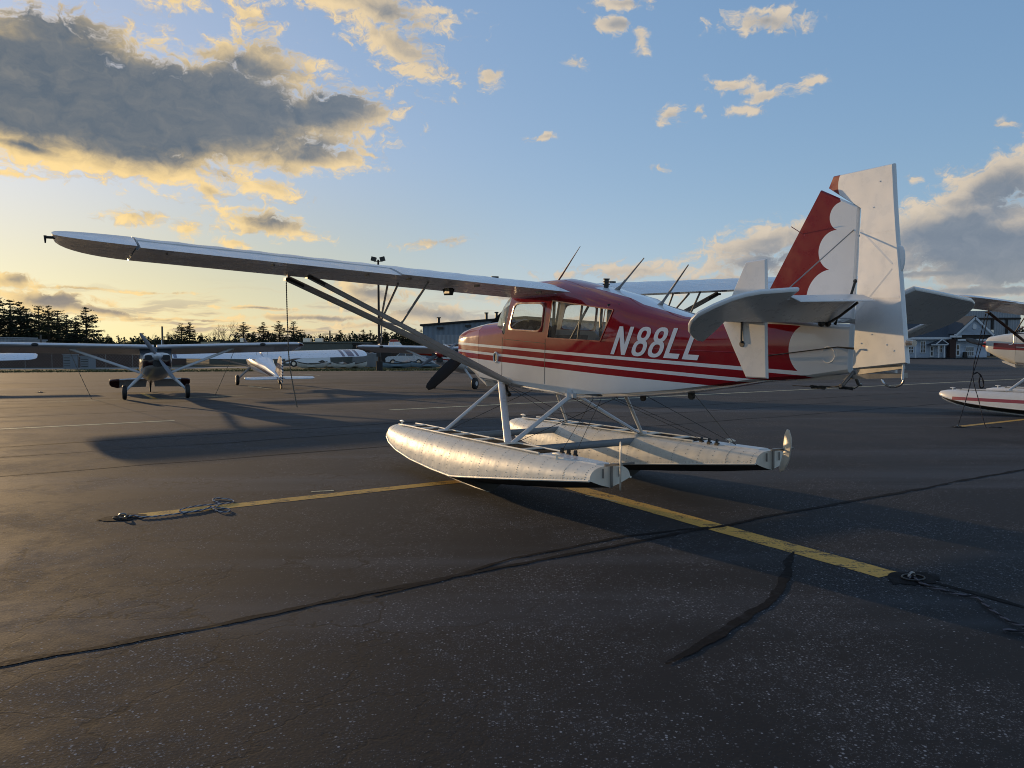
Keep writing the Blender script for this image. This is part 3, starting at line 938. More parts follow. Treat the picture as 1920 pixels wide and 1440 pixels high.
    # ---- wings
    for sg in (1, -1):
        mb = MB()
        ys = [.375 + (4.70 - .375) * i / 58 for i in range(59)]
        secs = []
        for i, y in enumerate(ys):
            ph = (y - .375) / .36
            sc = .007 * abs(math.sin(math.pi * ph)) if y > .6 else 0
            f = airfoil(XLE, XTE, sg * y, ZLE(y), ZTE(y), 0, .765, 13, sc)
            secs.append(f)
        mb.loft(secs)
        yt = [4.715, 4.78, 4.86, 4.94, 5.02, 5.10, 5.17, 5.23, 5.28, 5.315, 5.335]
        secs = []
        for y in yt:
            u = max(0, (y - 4.60) / .7355); k = 1 - max(1 - u ** 2.35, 0.0) ** (1 / 2.35)
            le = XLE - .66 * k; te = XTE + .62 * k
            up = .075 * k
            f = airfoil(le, te, sg * y, ZLE(y) + up, ZTE(y) + up, 0, 1.0, 13)
            secs.append(f)
        mb.loft(secs)
        wing = mb.build('wing', mats['wing'], root, smooth=42)
        for nm, y0, y1, dr in (('flap', .42, 2.37, 0.0), ('aileron', 2.39, 4.69, 0.012)):
            q = MB(); secs = []
            for i in range(24):
                y = y0 + (y1 - y0) * i / 23
                f = airfoil(XLE, XTE, sg * y, ZLE(y), ZTE(y) - dr, .772, 1.0, 5)
                secs.append(f)
            q.loft(secs)
            q.build(nm, mats['wing'], wing, smooth=42)
            hb = MB()
            for k in range(3):
                y = y0 + (y1 - y0) * (.1 + .4 * k)
                z = ZLE(y) + naca(.77)[1] * 1.53 + (ZTE(y) - ZLE(y)) * .77
                hb.bar(P(XLE - .74 * 1.53, sg * y, z - .006), P(XLE - .81 * 1.53, sg * y, z - .010), .014, .018)
            hb.split('hinge_bracket', M['steel'], wing, smooth=0)
        nl = MB()
        nl.tube([P(-.80, sg * 5.31, ZLE(5.34) + .05), P(-.80, sg * 5.375, ZLE(5.34) + .05)], .012, 8)
        nl.tube([P(-.80, sg * 5.385, ZLE(5.34) + .065), P(-.80, sg * 5.385, ZLE(5.34) + .0)], [.012, .006], 8)
        nl.build('wing_tip_light', M['darksteel'], wing)
        cp = MB(); cp.disc(P(-.55, sg * .85, ZLE(.85) + .148), .045, (0, 0, 1), 14, thick=.025)
        cp.build('fuel_cap', M['darksteel'], wing)
        if sg > 0:
            vn = MB(); vn.loft([[P(x, 1.55 + dy, ZLE(1.5) - .05), P(x, 1.55 + dy * .4, ZLE(1.5) - .12)] for x, dy in ((-.7, .04),)] + [[P(-.85, 1.51, ZLE(1.5) - .05), P(-.85, 1.53, ZLE(1.5) - .12)]], closed=False)
            vn.box(P(-.78, 1.55, ZLE(1.5) - .07), (.14, .05, .06))
            vn.build('fuel_vent', M['darksteel'], wing, smooth=0)
        # lift struts, jury struts
        b = Vector((-.12, .396 * sg, -1.20))
        tops = [Vector((-.046, 3.145 * sg, .010)), Vector((-.908, 3.14 * sg, .005))]
        for k, tp in enumerate(tops):
            s_ = MB(); bb = b + Vector((.02 - .06 * k, 0, 0))
            s_.tube([P(*bb), P(*tp)], .036 if k == 0 else .028, 10, flat=.45, up=(0, 0, 1))
            s_.build('lift_strut', mats['lift'], root, smooth=60)
            fo = MB(); fo.bar(P(*(tp + (b - tp).normalized() * .02)), P(*(tp + (b - tp).normalized() * .20)), .034, .03); fo.box(P(tp.x, tp.y, tp.z - .01), (.10, .04, .03))
            fo.build('strut_fitting', M['darksteel'], root, smooth=0)
        j1 = b + (tops[0] - b) * .615; j2 = b + (tops[1] - b) * .60
        for a, c in ((j1, Vector((-.30, 2.08 * sg, ZLE(2.08) - .03))), (j1, Vector((-.62, 2.08 * sg, ZLE(2.08) - .04))), (j2, Vector((-1.03, 1.90 * sg, ZLE(1.9) - .02)))):
            s_ = MB(); s_.tube([P(*a), P(*c)], .013, 8)
            s_.build('jury_strut', mats['lift'], root)
        s_ = MB(); s_.tube([P(*j1), P(*j2)], .010, 8); s_.build('jury_strut', mats['lift'], root)
        s_ = MB(); e_ = j1 + Vector((.02, -.02 * sg, 0))
        s_.tube([P(*e_), P(e_.x, e_.y, e_.z - .22), P(e_.x + .03, e_.y, e_.z - .26), P(e_.x + .10, e_.y, e_.z - .265)], .009, 6)
        if sg > 0: s_.build('pitot_tube', M['alu'], root)
    # ---- tail
    fin = [(-4.442, .673), (-4.798, .505), (-4.798, -.34), (-3.805, -.345), (-3.961, -.094)]
    dense = []
    for i in range(len(fin)):
        a, b = fin[i], fin[(i + 1) % len(fin)]
        for k in range(4): dense.append((a[0] + (b[0] - a[0]) * k / 4, a[1] + (b[1] - a[1]) * k / 4))
    slab(dense, lambda a, b, t: P(a, t, b), .045, .035).build('fin', mats['fin'], root, smooth=30)
    rd = rad(rudder_deg)
    rud = [(-.30, .778), (.0, .775), (.311, .773), (.345, .52), (.385, .263), (.45, -.09), (.505, -.418), (.543, -.644), (.27, -.685), (.015, -.722), (.015, -.34), (.015, .10), (.015, .485), (-.17, .585), (-.352, .687)]
    rudder = slab(rud, lambda a, b, t: P(-4.808 - a * math.cos(rd) - t * math.sin(rd) * -1 * 0, a * math.sin(rd) + t, b), .05, .04).build('rudder', mats['rudder'], root, smooth=30)
    tt = MB()
    ov = [(.41 + .045 * math.cos(2 * math.pi * k / 18), .085 + .10 * math.sin(2 * math.pi * k / 18)) for k in range(18)]
    slab(ov, lambda a, b, t: P(-4.808 - a * math.cos(rd), a * math.sin(rd) + t, b), .018, .01, tt)
    tt.build('rudder_trim_tab', mats['rudder'], rudder)
    rb = MB()                                                     # stitched rib tapes
    for (a0, b0), (a1, b1) in (((.03, .33), (.36, .06)), ((.03, -.30), (.36, .02)), ((.02, -.18), (.44, -.18)), ((.02, .30), (.37, .30))):
        rb.bar(P(-4.808 - a0 * math.cos(rd), a0 * math.sin(rd) + .0252, b0), P(-4.808 - a1 * math.cos(rd), a1 * math.sin(rd) + .0252, b1), .014, .0016, up=(0, 1, 0))
    for a, b in ((.2, .66), (.15, .48), (.2, -.45), (.35, -.52), (.42, -.56), (.10, -.52)):
        rb.ball(P(-4.808 - a * math.cos(rd), a * math.sin(rd) + .025, b), .006, 6, 4)
    rb.split('rib_tape', mats['rudder'], rudder)
    tl = MB()
    tl.tube([P(-4.808 - .53 * math.cos(rd), .53 * math.sin(rd), -.50), P(-4.808 - .58 * math.cos(rd), .58 * math.sin(rd), -.50)], [.03, .024], 10)
    tl.build('tail_light', M['alu'], rudder)
    # elevators: raised
    ea = rad(29)
    def el(a, b, t):
        return (a, b, t)
    curve = [(1.2, .394), (1.30, .352), (1.375, .293), (1.445, .19), (1.49, .075), (1.478, -.02), (1.441, -.096), (1.37, -.185), (1.279, -.259), (1.19, -.312), (1.115, -.33), (1.135, -.17), (1.172, -.012)]
    for sg in (1, -1):
        st_ = [(-3.98, .06), (-4.10, .40), (-4.24, .80), (-4.33, 1.0), (-4.42, 1.075), (-4.52, 1.115), (-4.622, 1.15), (-4.622, .7), (-4.622, .36), (-4.622, .04)]
        slab(st_, lambda a, b, t: P(a, sg * b, -.354 + t), .036, .03).build('stabilizer', mats['tail_white'], root, smooth=30)
        pe = lambda a, b, t: P(-4.640 - b * math.cos(ea) - t * math.sin(ea), sg * a, -.354 + b * math.sin(ea) - t * math.cos(ea))
        if sg > 0:
            o_ = [(.045, .0), (.12, .19), (.19, .385), (.88, .333), (.886, .448)] + curve
        else:
            o_ = [(.045, .0), (.15, .25), (.268, .53), (.75, .462)] + curve
        # triangulated-safe: split in strips along the span
        ev = MB()
        def strip(a, lo, hi): return lo, hi
        elev = slab(o_, pe, .036, .018, ev).build('elevator', mats['tail_white'], root, smooth=30)
        if sg > 0:
            ta = ea - rad(50)
            def pt_(a, b, t):
                q = pe(a, .385 + (.333 - .385) * (a - .19) / .69 + .006, 0)
                return q + Vector((-math.cos(ta) * b - math.sin(ta) * t * 0, 0, math.sin(ta) * b + t))
            tab = slab([(.16, 0), (.16, .115), (.872, .105), (.872, 0)], pt_, .012, .006).build('trim_tab', mats['tail_white'], elev, smooth=30)
            hr = MB()
            hr.tube([P(-4.63, .10, -.38), pe(.20, .18, .06), pe(.22, .37, .05)], .010, 6)
            hr.tube([pe(.24, .34, 0), pe(.22, .42, -.10)], .010, 6)
            hr.ball(pe(.22, .42, -.10), .016, 6, 4)
            hr.build('trim_linkage', M['darksteel'], elev)
            h2 = MB()
            for y in (.10, .17): h2.ball(P(-4.64, y, -.375), .028, 8, 5)
            h2.loft([[P(-4.66 - .03 * k, .06, -.35 - .03 * (1 - k)), P(-4.70, .06, -.33), P(-4.69, .06, -.39)] for k in (0, .5)])
            h2.build('elevator_horn', M['darksteel'], root)
        fo = [(-4.408, .08), (-4.606, .093), (-4.625, -.15), (-4.634, -.40), (-4.666, -.786), (-4.456, -.794), (-4.30, -.56), (-4.185, -.375), (-4.27, -.18)]
        slab(fo, lambda a, b, t: P(a, sg * .75 + t, b), .03, .02).build('auxiliary_fin', mats['tail_white'], root, smooth=30)
        rod = MB(); rod.tube([P(-4.40, sg * .77, -.37), P(-4.41, sg * .775, -.535)], .007, 6)
        rod.disc(P(-4.41, sg * .767, -.54), .024, (0, 1, 0), 12, thick=.008)
        rod.build('auxiliary_fin_brace', M['darksteel'], root)
        wr = MB()
        wr.tube([P(-4.77, sg * .02, .335), P(-4.58, sg * .80, -.335)], .0045, 6)
        wr.split('tail_brace_wire', M['steel'], root)
        rc = MB()
        rc.tube([P(-4.05, sg * .145, -.66), P(-4.72, sg * .075, -.555), P(-4.86, sg * .07, -.56)], [.005, .005, .009], 6)
        rc.split('rudder_cable', M['darksteel'], root)
    # tail fittings
    tf = MB()
    tf.bar(P(-4.30, 0, -.835), P(-5.25, 0, -.735), .05, .035)
    tf.bar(P(-4.86, 0, -.735), P(-5.27, .06, -.66), .03, .05)
    for sg in (1, -1):
        tf.tube([P(-4.82, 0, -.74), P(-4.80, sg * .09, -.84), P(-4.80, sg * .12, -.845)], .014, 8)
    tf.build('tail_skid', M['steel'], root, smooth=40)
    lp = MB(); lp.tube([P(-5.06 - .09 * (1 - math.cos(a)), .0, -.765 - .065 * math.sin(a)) for a in [math.pi * k / 10 for k in range(11)]], .008, 6)
    lp.build('tie_down_ring', M['alu'], root)
    wh = MB(); wh.tube([P(-5.29, .09, -.66), P(-5.29, .09, -.76)], .008, 6); wh.build('static_rod', mats['white'], rudder)
    for sg, x0 in ((1, -4.50), (-1, -4.62)):
        sp_ = MB()
        sp_.tube([P(x0 + .18, sg * .09, -.885), P(x0, sg * .09, -.88)], .004, 6)
        n = 46
        sp_.tube([P(x0 - .14 * k / n, sg * .09 + .012 * math.cos(k * 1.6), -.88 + .012 * math.sin(k * 1.6)) for k in range(n)], .004, 5)
        sp_.tube([P(x0 - .14, sg * .09, -.88), P(-4.80, sg * .12, -.845)], .004, 6)
        sp_.build('steering_spring', M['darksteel'], root)
    wk = MB()
    for sg in (1, -1):
        wk.tube([P(-4.30, sg * .015, .335), P(-4.24, sg * .10, .40)], .0035, 5)
    wk.ball(P(-4.31, 0, .33), .025, 8, 5, sc=(1.6, 1, 1))
    wk.build('navigation_antenna', M['red'] if letters else M['steel'], root)
    # ---- registration letters on both sides
    if letters:
        H = .288; zb = -.735
        for sg in (1, -1):
            for ch, x0 in (('N', -2.205), ('8', -2.475), ('8', -2.695), ('L', -2.925), ('L', -3.155)):
                lb = MB()
                for quad in glyph(ch):
                    vs = []
                    for u, v in quad:
                        uu = (u + .0) * .315 + .43 * v * H
                        x = x0 - uu if sg > 0 else (-2.205 - 3.375) + (-(x0) + 0) * -1 * -1 + 0 if False else x0 - uu
                        if sg < 0: x = -5.60 - x                      # mirrored run so it reads nose-ward
                        vs.append(P(x, sg * (hw(x) + .004 + (.0006 if ch == '8' and v > .51 else 0)), zb + v * H))
                    lb.add(vs, [tuple(range(4))])
                lb.build('registration_letter', M['letter'], root, smooth=0)
    # ---- antennas and roof fittings
    for nm, a, b, r0, r1 in (('whip_antenna', (-.62, 0, .09), (-1.06, 0, .46), .010, .0035), ('rod_antenna', (-1.80, 0, -.06), (-2.24, 0, .26), .012, .006), ('rod_antenna', (-2.52, 0, -.235), (-2.92, 0, .16), .012, .006)):
        an = MB()
        a_, b_ = Vector(a), Vector(b)
        an.tube([P(*(a_ - Vector((-.03, 0, .02)))), P(*(a_ + (b_ - a_) * .12)), P(*(a_ + (b_ - a_) * .35)), P(*b_)], [.034 if nm != 'whip_antenna' else .012, r0 + .002, r0, r1], 8)
        an.build(nm, M['steel'], root, smooth=60)
    vt = MB(); vt.tube([P(-1.66, .05, -.03), P(-1.66, .05, .06)], .028, 10)
    for k in range(3): vt.disc(P(-1.66, .05, .0 + .03 * k), .04, (0, 0, 1), 12, thick=.01)
    vt.build('roof_vent', M['darksteel'], root)
    # ---- floats and their bracing
    Fp = {(1, s): Vector((.101, .389 * s, -1.216)) for s in (1, -1)}
    Fp.update({(2, s): Vector((-1.485, .384 * s, -1.245)) for s in (1, -1)})
    fp = {(1, s): Vector((.61, .985 * s, -1.909)) for s in (1, -1)}
    fp.update({(2, s): Vector((-1.127, .955 * s, -1.82)) for s in (1, -1)})
    for s in (1, -1):
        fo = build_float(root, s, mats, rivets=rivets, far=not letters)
        for a, b, r in ((Fp[1, s], fp[1, s], .034), (Fp[1, s], fp[2, s], .046), (Fp[2, s], fp[2, s], .036)):
            q = MB(); q.tube([P(*a), P(*b)], r, 10, flat=.5, up=(1, 0, .3)); q.build('float_strut', mats['fstrut'], root, smooth=60)
        for k in (1, 2):
            q = MB(); a = Fp[k, s]
            q.bar(P(a.x + .06, a.y, a.z + .03), P(a.x - .10, a.y, a.z + .02), .05, .05); q.bar(P(a.x, a.y, a.z + .08), P(a.x - .01, a.y + .01 * s, a.z - .03), .05, .04)
            q.build('strut_clamp', mats['fstrut'], root, smooth=0)
            q = MB(); a = fp[k, s]
            q.loft([[P(a.x + dx, a.y - s * yo, a.z + zo) for yo, zo in ((-.05, .05), (-.05, -.06), (.12, -.22), (.17, -.10), (.10, .05))] for dx in (-.015, .015)])
            q.box(P(a.x, a.y, a.z - .05), (.16, .10, .04))
            q.build('deck_fitting', M['strut'], root, smooth=0)
    for k in (1, 2):
        q = MB(); a, b = fp[k, 1] + Vector((0, -.06, -.06)), fp[k, -1] + Vector((0, .06, -.06))
        q.tube([P(*a), P(*b)], .045, 12, flat=.6, up=(0, 0, 1)); bar_ = q.build('spreader_bar', M['strut_blue'], root, smooth=60)
        st2 = MB()
        for e, d in ((a, b), (b, a)):
            u = (d - e).normalized()
            for i in range(5): st2.ball(P(*(e + u * (.12 + .03 * i) + Vector((0, 0, .035)))), .010, 5, 4)
        st2.split('clamp_bolt', M['darksteel'], bar_)
    w = MB()
    for k in (1, 2):
        for s in (1, -1): w.tube([P(*Fp[k, s]), P(*fp[k, -s])], .0035, 5)
    w.tube([P(*Fp[1, 1]), P(*(fp[1, -1] + Vector((-.9, 0, 0))))], .003, 5)
    w.split('bracing_wire', M['darksteel'], root)
    w = MB()
    for s in (1, -1):
        for k, sx in enumerate((-2.12, -2.36)):
            w.tube([fl(sx, (1.02 - .09) * s, .63), P(-1.55 - .14 * k, .10 * s, -1.26)], .003, 5)
    for k, (x, z) in enumerate(((-2.35, -1.17), (-3.05, -1.07))):
        w.tube([P(x, 0, z), fl(-2.6, -.97, .62)], .003, 5)
    w.split('water_rudder_cable', M['darksteel'], root)
    pb = MB()
    for x, z in ((-2.32, -1.19), (-3.05, -1.10)): pb.disc(P(x, .02, z), .035, (0, 1, 0), 10, thick=.03); pb.box(P(x, .02, z + .03), (.05, .04, .05))
    pb.build('belly_pulley', M['darksteel'], root)
    return root
M['rivet'] = simple('stained_rivet', (.17, .16, .145), .6, .3)
M['rudder_alu'] = simple('bare_rudder_sheet', (.70, .66, .58), .40, .25, vary=.12)
M['strut_blue'] = simple('grey_spreader_paint', (.22, .26, .30), .4, vary=.15)
M['seam'] = simple('dark_panel_gap', (.03, .025, .03), .8)
mats_main = dict(fus=M['fus'], fin=M['fin'], white=M['white'], wing=M['wing'], tail_white=M['tail_white'], rudder=M['fin'], red=M['red'], spinner=M['white'], lift=M['strut_grey'], fstrut=M['strut'], float=M['float'])
seaplane = build_seaplane((0, 0, 0), mats_main, 'red and white floatplane lettered N88LL on silver floats, largest aircraft on the apron', 'floatplane')
# ------------------------------------------------------------------ ground
def ray_dir(u, v):
    az, el = azel(u, v)
    return Vector((math.sin(rad(az)) * math.cos(rad(el)), math.cos(rad(az)) * math.cos(rad(el)), math.sin(rad(el))))
def gp(u, v, z=0.0):
    """ground point seen at a place of the photograph (used to measure the site)"""
    d = ray_dir(u, v)
    k = (z - CAM_H) / d.z
    return Vector((d.x * k, d.y * k, z))
U = Vector((.837, .547, 0)); Nn = Vector((-.547, .837, 0))      # paving lanes run along U
def mat_asphalt():
    m, t, b = principled('weathered_asphalt', (.03, .03, .03), .86, 0, 0, .34)
    tc = t.new('ShaderNodeTexCoord').outputs['Object']
    big = t.noise(tc, .16, 4, .6)
    lane = t.noise(t.mapping(tc, rot=(0, 0, -math.atan2(U.y, U.x)), sc=(.05, .55, 1)), 1.0, 4, .6)
    mid = t.noise(tc, .85, 6, .66, .35)
    fine = t.noise(tc, 9, 4, .65)
    worn = t.ss(t.m('ADD', t.m('ADD', t.m('MULTIPLY', mid, .50), t.m('MULTIPLY', big, .32)), t.m('MULTIPLY', fine, .18)), .43, .58)
    vor = t.new('ShaderNodeTexVoronoi', feature='F1'); vor.inputs['Scale'].default_value = 58
    t.l.new(tc, vor.inputs['Vector'])
    cell = t.sep(vor.outputs['Color'])
    stone = t.m('MULTIPLY', t.ss(vor.outputs['Distance'], .44, .26), t.m('GREATER_THAN', cell[0], t.m('SUBTRACT', .985, t.m('MULTIPLY', worn, .46))))
    stone = t.m('MULTIPLY', stone, t.lin(t.m('POWER', cell[1], 2.2), 0, 1, .16, 1.0))
    vor2 = t.new('ShaderNodeTexVoronoi', feature='F1'); vor2.inputs['Scale'].default_value = 118
    t.l.new(tc, vor2.inputs['Vector'])
    c2 = t.sep(vor2.outputs['Color'])
    grit = t.m('MULTIPLY', t.ss(vor2.outputs['Distance'], .46, .25), t.m('GREATER_THAN', c2[0], t.m('SUBTRACT', .93, t.m('MULTIPLY', worn, .52))))
    grit = t.m('MULTIPLY', grit, t.lin(c2[1], 0, 1, .15, 1.0))
    base = t.mix(worn, (.0050, .0066, .0092), (.0185, .0212, .0255))
    base = t.mix(t.ss(fine, .35, .7), t.mix(.55, base, (.007, .007, .008)), base)
    base = t.mix(t.m('MULTIPLY', t.ss(lane, .48, .66), .75), base, (.043, .048, .057))
    base = t.mix(t.m('MULTIPLY', grit, .75), base, (.15, .155, .17))
    base = t.mix(t.m('MULTIPLY', stone, .9), base, (.29, .30, .325))
    oil = t.ss(t.noise(tc, .75, 3, .5), .66, .74)
    base = t.mix(t.m('MULTIPLY', oil, .75), base, (.006, .0065, .0075))
    # crazed area: fine cracks in the old surface on the sun side
    wv = t.vm('ADD', tc, t.vm('SCALE', t.vm('SUBTRACT', t.noise(tc, 2.6, 4, .6, out='Color'), (.5, .5, .5)), scale=.55))
    ck = t.new('ShaderNodeTexVoronoi', feature='DISTANCE_TO_EDGE'); ck.inputs['Scale'].default_value = 1.25
    t.l.new(wv, ck.inputs['Vector'])
    x, y, z = t.sep(tc)
    area = t.m('MULTIPLY', t.ss(t.m('ADD', x, t.m('MULTIPLY', t.m('SUBTRACT', mid, .5), 3.0)), 1.0, -1.0), t.ss(mid, .30, .48))
    crack = t.m('MULTIPLY', t.ss(ck.outputs['Distance'], .020, .006), area)
    base = t.mix(t.m('MULTIPLY', crack, .9), base, (.004, .004, .004))
    t.link(base, b.inputs['Base Color'])
    t.link(t.lin(worn, 0, 1, .78, .92), b.inputs['Roughness'])
    h = t.m('ADD', t.m('MULTIPLY', vor.outputs['Distance'], -.5), t.m('ADD', t.m('MULTIPLY', fine, .9), t.m('MULTIPLY', crack, -.5)))
    bump(t, b, h, .10, .010)
    return m
def mat_tar():
    m, t, b = principled('crack_sealant_tar', (.005, .005, .006), .85, 0, 0, .12)
    tc = t.new('ShaderNodeTexCoord').outputs['Object']
    n = t.noise(tc, 30, 4, .6)
    t.link(t.lin(n, .3, .7, .75, .95), b.inputs['Roughness'])
    wr = t.ss(t.noise(tc, 7, 6, .7), .50, .64)
    t.link(t.mix(t.m('MULTIPLY', wr, .7), t.mix(n, (.005, .005, .006), (.011, .011, .012)), (.024, .025, .028)), b.inputs['Base Color'])
    bump(t, b, n, .15, .01)
    return m
def mat_line(name, col):
    m, t, b = principled(name, col, .65, 0, 0, .3)
    tc = t.new('ShaderNodeTexCoord').outputs['Object']
    n1 = t.noise(tc, 5, 5, .65); n2 = t.noise(tc, 45, 4, .7)
    n3 = t.noise(t.mapping(tc, rot=(0, 0, .5), sc=(6, 45, 1)), 1.0, 4, .6)
    wear = t.ss(t.m('ADD', t.m('ADD', t.m('MULTIPLY', n1, .42), t.m('MULTIPLY', n2, .36)), t.m('MULTIPLY', n3, .32)), .55, .63)
    c = t.mix(t.ss(n1, .3, .7), tuple(k * .75 for k in col), col)
    t.link(t.mix(t.m('MULTIPLY', wear, .9), c, (.025, .024, .022)), b.inputs['Base Color'])
    bump(t, b, n2, .3, .008)
    return m
M['asphalt'] = mat_asphalt(); M['tar'] = mat_tar()
M['yellow'] = mat_line('worn_yellow_line_paint', (.80, .455, .085)); M['pale'] = mat_line('faded_pale_line_paint', (.72, .64, .38))
def mat_soil(name, a, b_, scale, rough=.95):
    m, t, b = principled(name, a, rough, 0, 0, .2)
    tc = t.new('ShaderNodeTexCoord').outputs['Object']
    n = t.m('ADD', t.m('MULTIPLY', t.noise(tc, scale, 5, .65), .6), t.m('MULTIPLY', t.noise(tc, scale * .12, 3, .6), .4))
    t.link(t.mix(t.ss(n, .36, .64), a, b_), b.inputs['Base Color'])
    bump(t, b, t.noise(tc, scale * 3, 4, .6), .6, .05)
    return m
def sheet(name, pts, mat, z, kind='structure'):
    mb = MB(); mb.add([(p[0], p[1], z) for p in pts], [tuple(range(len(pts)))])
    return tag(mb.build(name, mat, smooth=0, fix=False), kind=kind)
M['field'] = mat_soil('rough_ground', (.030, .032, .018), (.055, .050, .030), .6)
sheet('ground', [(-2500, -800), (2500, -800), (2500, 4000), (-2500, 4000)], M['field'], -.06)
sheet('apron', [(-320, -160), (320, -160), (320, 121), (6, 121), (-4, 61.5), (-320, 57)], M['asphalt'], 0.0)
sheet('service_road', [(-320, 70), (-30, 71), (-16, 78), (-16, 82), (-32, 77), (-320, 76)], simple('pale_concrete_road', (.19, .18, .17), .85), .0)
M['grass'] = mat_soil('short_grass_turf', (.060, .066, .024), (.105, .098, .042), 3.0)
sheet('grass_verge', [(-320, 57.05), (-4.05, 61.55), (0, 85), (-15.8, 84), (-16, 77.9), (-30, 70.9), (-320, 69.9)], M['grass'], -.004)
# tufts along the verge
gb = MB()
rg = random.Random(3)
for k in range(5200):
    x = rg.uniform(-46, -5); y = 59.8 + (x + 46) * .035 + abs(rg.gauss(0, 3.2)) + .4
    h = rg.uniform(.03, .09); w = rg.uniform(.03, .09); a = rg.uniform(0, 3.14)
    c, s = math.cos(a) * w, math.sin(a) * w
    gb.add([(x - c, y - s, -.01), (x + c, y + s, -.01), (x + rg.uniform(-.06, .06), y + rg.uniform(-.06, .06), h)], [(0, 1, 2)])
tag(gb.build('grass', M['grass'], smooth=0, fix=False), kind='stuff')

def ribbon(name, pts, width, mat, z, wob=.0, seed=1, kind='structure', step=.12, taper=0.0):
    """flat strip along a polyline with uneven edges"""
    rr = random.Random(seed)
    P_ = []
    for a, b in zip(pts[:-1], pts[1:]):
        n = max(2, int((Vector(b) - Vector(a)).length / step))
        for i in range(n): P_.append(Vector(a).lerp(Vector(b), i / n))
    P_.append(Vector(pts[-1]))
    vs = []
    for i, p in enumerate(P_):
        d = (P_[min(i + 1, len(P_) - 1)] - P_[max(i - 1, 0)]).normalized(); nn = Vector((-d.y, d.x, 0))
        off = mnoise.noise(p * .9 + Vector((seed * 7, 0, 0))) * wob * 1.4
        wl = width / 2 + mnoise.noise(p * 4 + Vector((0, seed * 3, 0))) * wob * .7 + rr.uniform(-1, 1) * wob * .15
        wr = width / 2 + mnoise.noise(p * 4 + Vector((9, seed * 3, 5))) * wob * .7 + rr.uniform(-1, 1) * wob * .15
        if taper:
            e_ = min((p - P_[0]).length, (p - P_[-1]).length)
            k_ = min(1.0, .18 + e_ / taper); wl *= k_; wr *= k_
        for sg, w in ((1, wl), (-1, wr)):
            q = p + nn * (off + sg * w); vs.append((q.x, q.y, z))
    mb = MB(); mb.add(vs, [(2 * i, 2 * i + 1, 2 * i + 3, 2 * i + 2) for i in range(len(P_) - 1)])
    return tag(mb.build(name, mat, smooth=0, fix=False), kind=kind)
ribbon('tar_seam', [gp(-420, 1335), gp(0, 1250), gp(420, 1168), gp(960, 1060), gp(1330, 990), gp(1920, 880), gp(2300, 815)], .056, M['tar'], .0038, .045, 2, step=.05)
ribbon('tar_seam', [gp(700, 1118), gp(960, 1047), gp(1150, 1010), gp(1330, 989)], .04, M['tar'], .0034, .04, 12)
ribbon('tar_seam', [gp(1496, 1036), gp(1490, 1062), gp(1462, 1100), gp(1425, 1137), gp(1370, 1175), gp(1310, 1215), gp(1252, 1246)], .066, M['tar'], .0042, .045, 3, step=.04, taper=.35)
ribbon('tar_seam', [gp(1700, 1082), gp(1760, 1094), gp(1850, 1118), gp(1960, 1150)], .05, M['tar'], .0036, .03, 4)
for k, (off, w) in enumerate(((12.4, .07), (14.6, .05), (16.2, .08), (23.4, .09), (27.1, .08), (30.6, .10), (34.4, .10), (38.2, .10), (41.7, .12), (47, .12))):
    a = Nn * off - U * 60; b = Nn * off + U * 75
    ribbon('tar_seam', [a, b], w, M['tar'], .0016, .10, 20 + k, step=.8)
# painted tie-down lines
ribbon('painted_line', [gp(262, 967), gp(845, 904), gp(1010, 889)], .225, M['yellow'], .0022, .012, 5, step=.06)
ribbon('painted_line', [gp(1050, 907), gp(1082, 916), gp(1668, 1079)], .245, M['yellow'], .0028, .012, 6, step=.06)
ribbon('painted_line', [Nn * 19.9 - U * 45, Nn * 19.9 + U * 3.5], .17, M['pale'], .0024, .012, 7, step=.4)
ribbon('painted_line', [Nn * 19.9 + U * 9, Nn * 19.9 + U * 60], .17, M['pale'], .0024, .012, 7, step=.4)
ribbon('painted_line', [gp(1797, 800), gp(1925, 786)], .16, M['yellow'], .0023, .01, 8, step=.1)
ribbon('painted_line', [gp(267, 738), gp(292, 748)], .16, M['yellow'], .0023, .01, 9, step=.2)
ribbon('painted_line', [gp(88, 754), gp(420, 743)], .12, M['pale'], .0023, .01, 10, step=.4)
ribbon('painted_line', [gp(400, 743), gp(460, 741)], .12, M['pale'], .0026, .01, 11, step=.4)
ribbon('painted_line', [gp(465, 724), gp(512, 730)], .12, M['pale'], .0026, .01, 13, step=.4)
ribbon('painted_line', [gp(560, 701), gp(600, 704)], .14, M['pale'], .0026, .01, 14, step=.4)
ribbon('paint_splash', [gp(583, 922), gp(625, 919)], .06, M['pale'], .0030, .05, 15, step=.05)
ribbon('paint_splash', [gp(1095, 930), gp(1160, 940)], .02, M['pale'], .0030, .03, 16, step=.05)
# sunk tie-down anchors
def tie_down(c, rx, ry, label):
    root = empty('tie_down_anchor', loc=(c.x, c.y, 0), rz=math.atan2(U.y, U.x))
    tag(root, label, 'tie-down', 'tie-down anchors sunk in the apron')
    d = MB(); rr = random.Random(int(c.x * 10))
    out = [(rx * math.cos(a) * (1 + rr.uniform(-.22, .12)), ry * math.sin(a) * (1 + rr.uniform(-.22, .12)), 0.0045) for a in [2 * math.pi * i / 32 for i in range(32)]]
    d.add(out, [tuple(range(32))]); d.build('tar_patch', M['tar'], root, smooth=0, fix=False)
    cup = MB(); cup.tube([(.085 * math.cos(a), .07 * math.sin(a), .011) for a in [2 * math.pi * i / 20 for i in range(21)]], .006, 6); cup.build('anchor_cup', M['darksteel'], root)
    rg_ = MB(); rg_.tube([(.035 * math.cos(a), .012, .020 + .022 * math.sin(a)) for a in [2 * math.pi * i / 14 for i in range(15)]], .009, 6); rg_.build('anchor_ring', M['steel'], root)
    return root
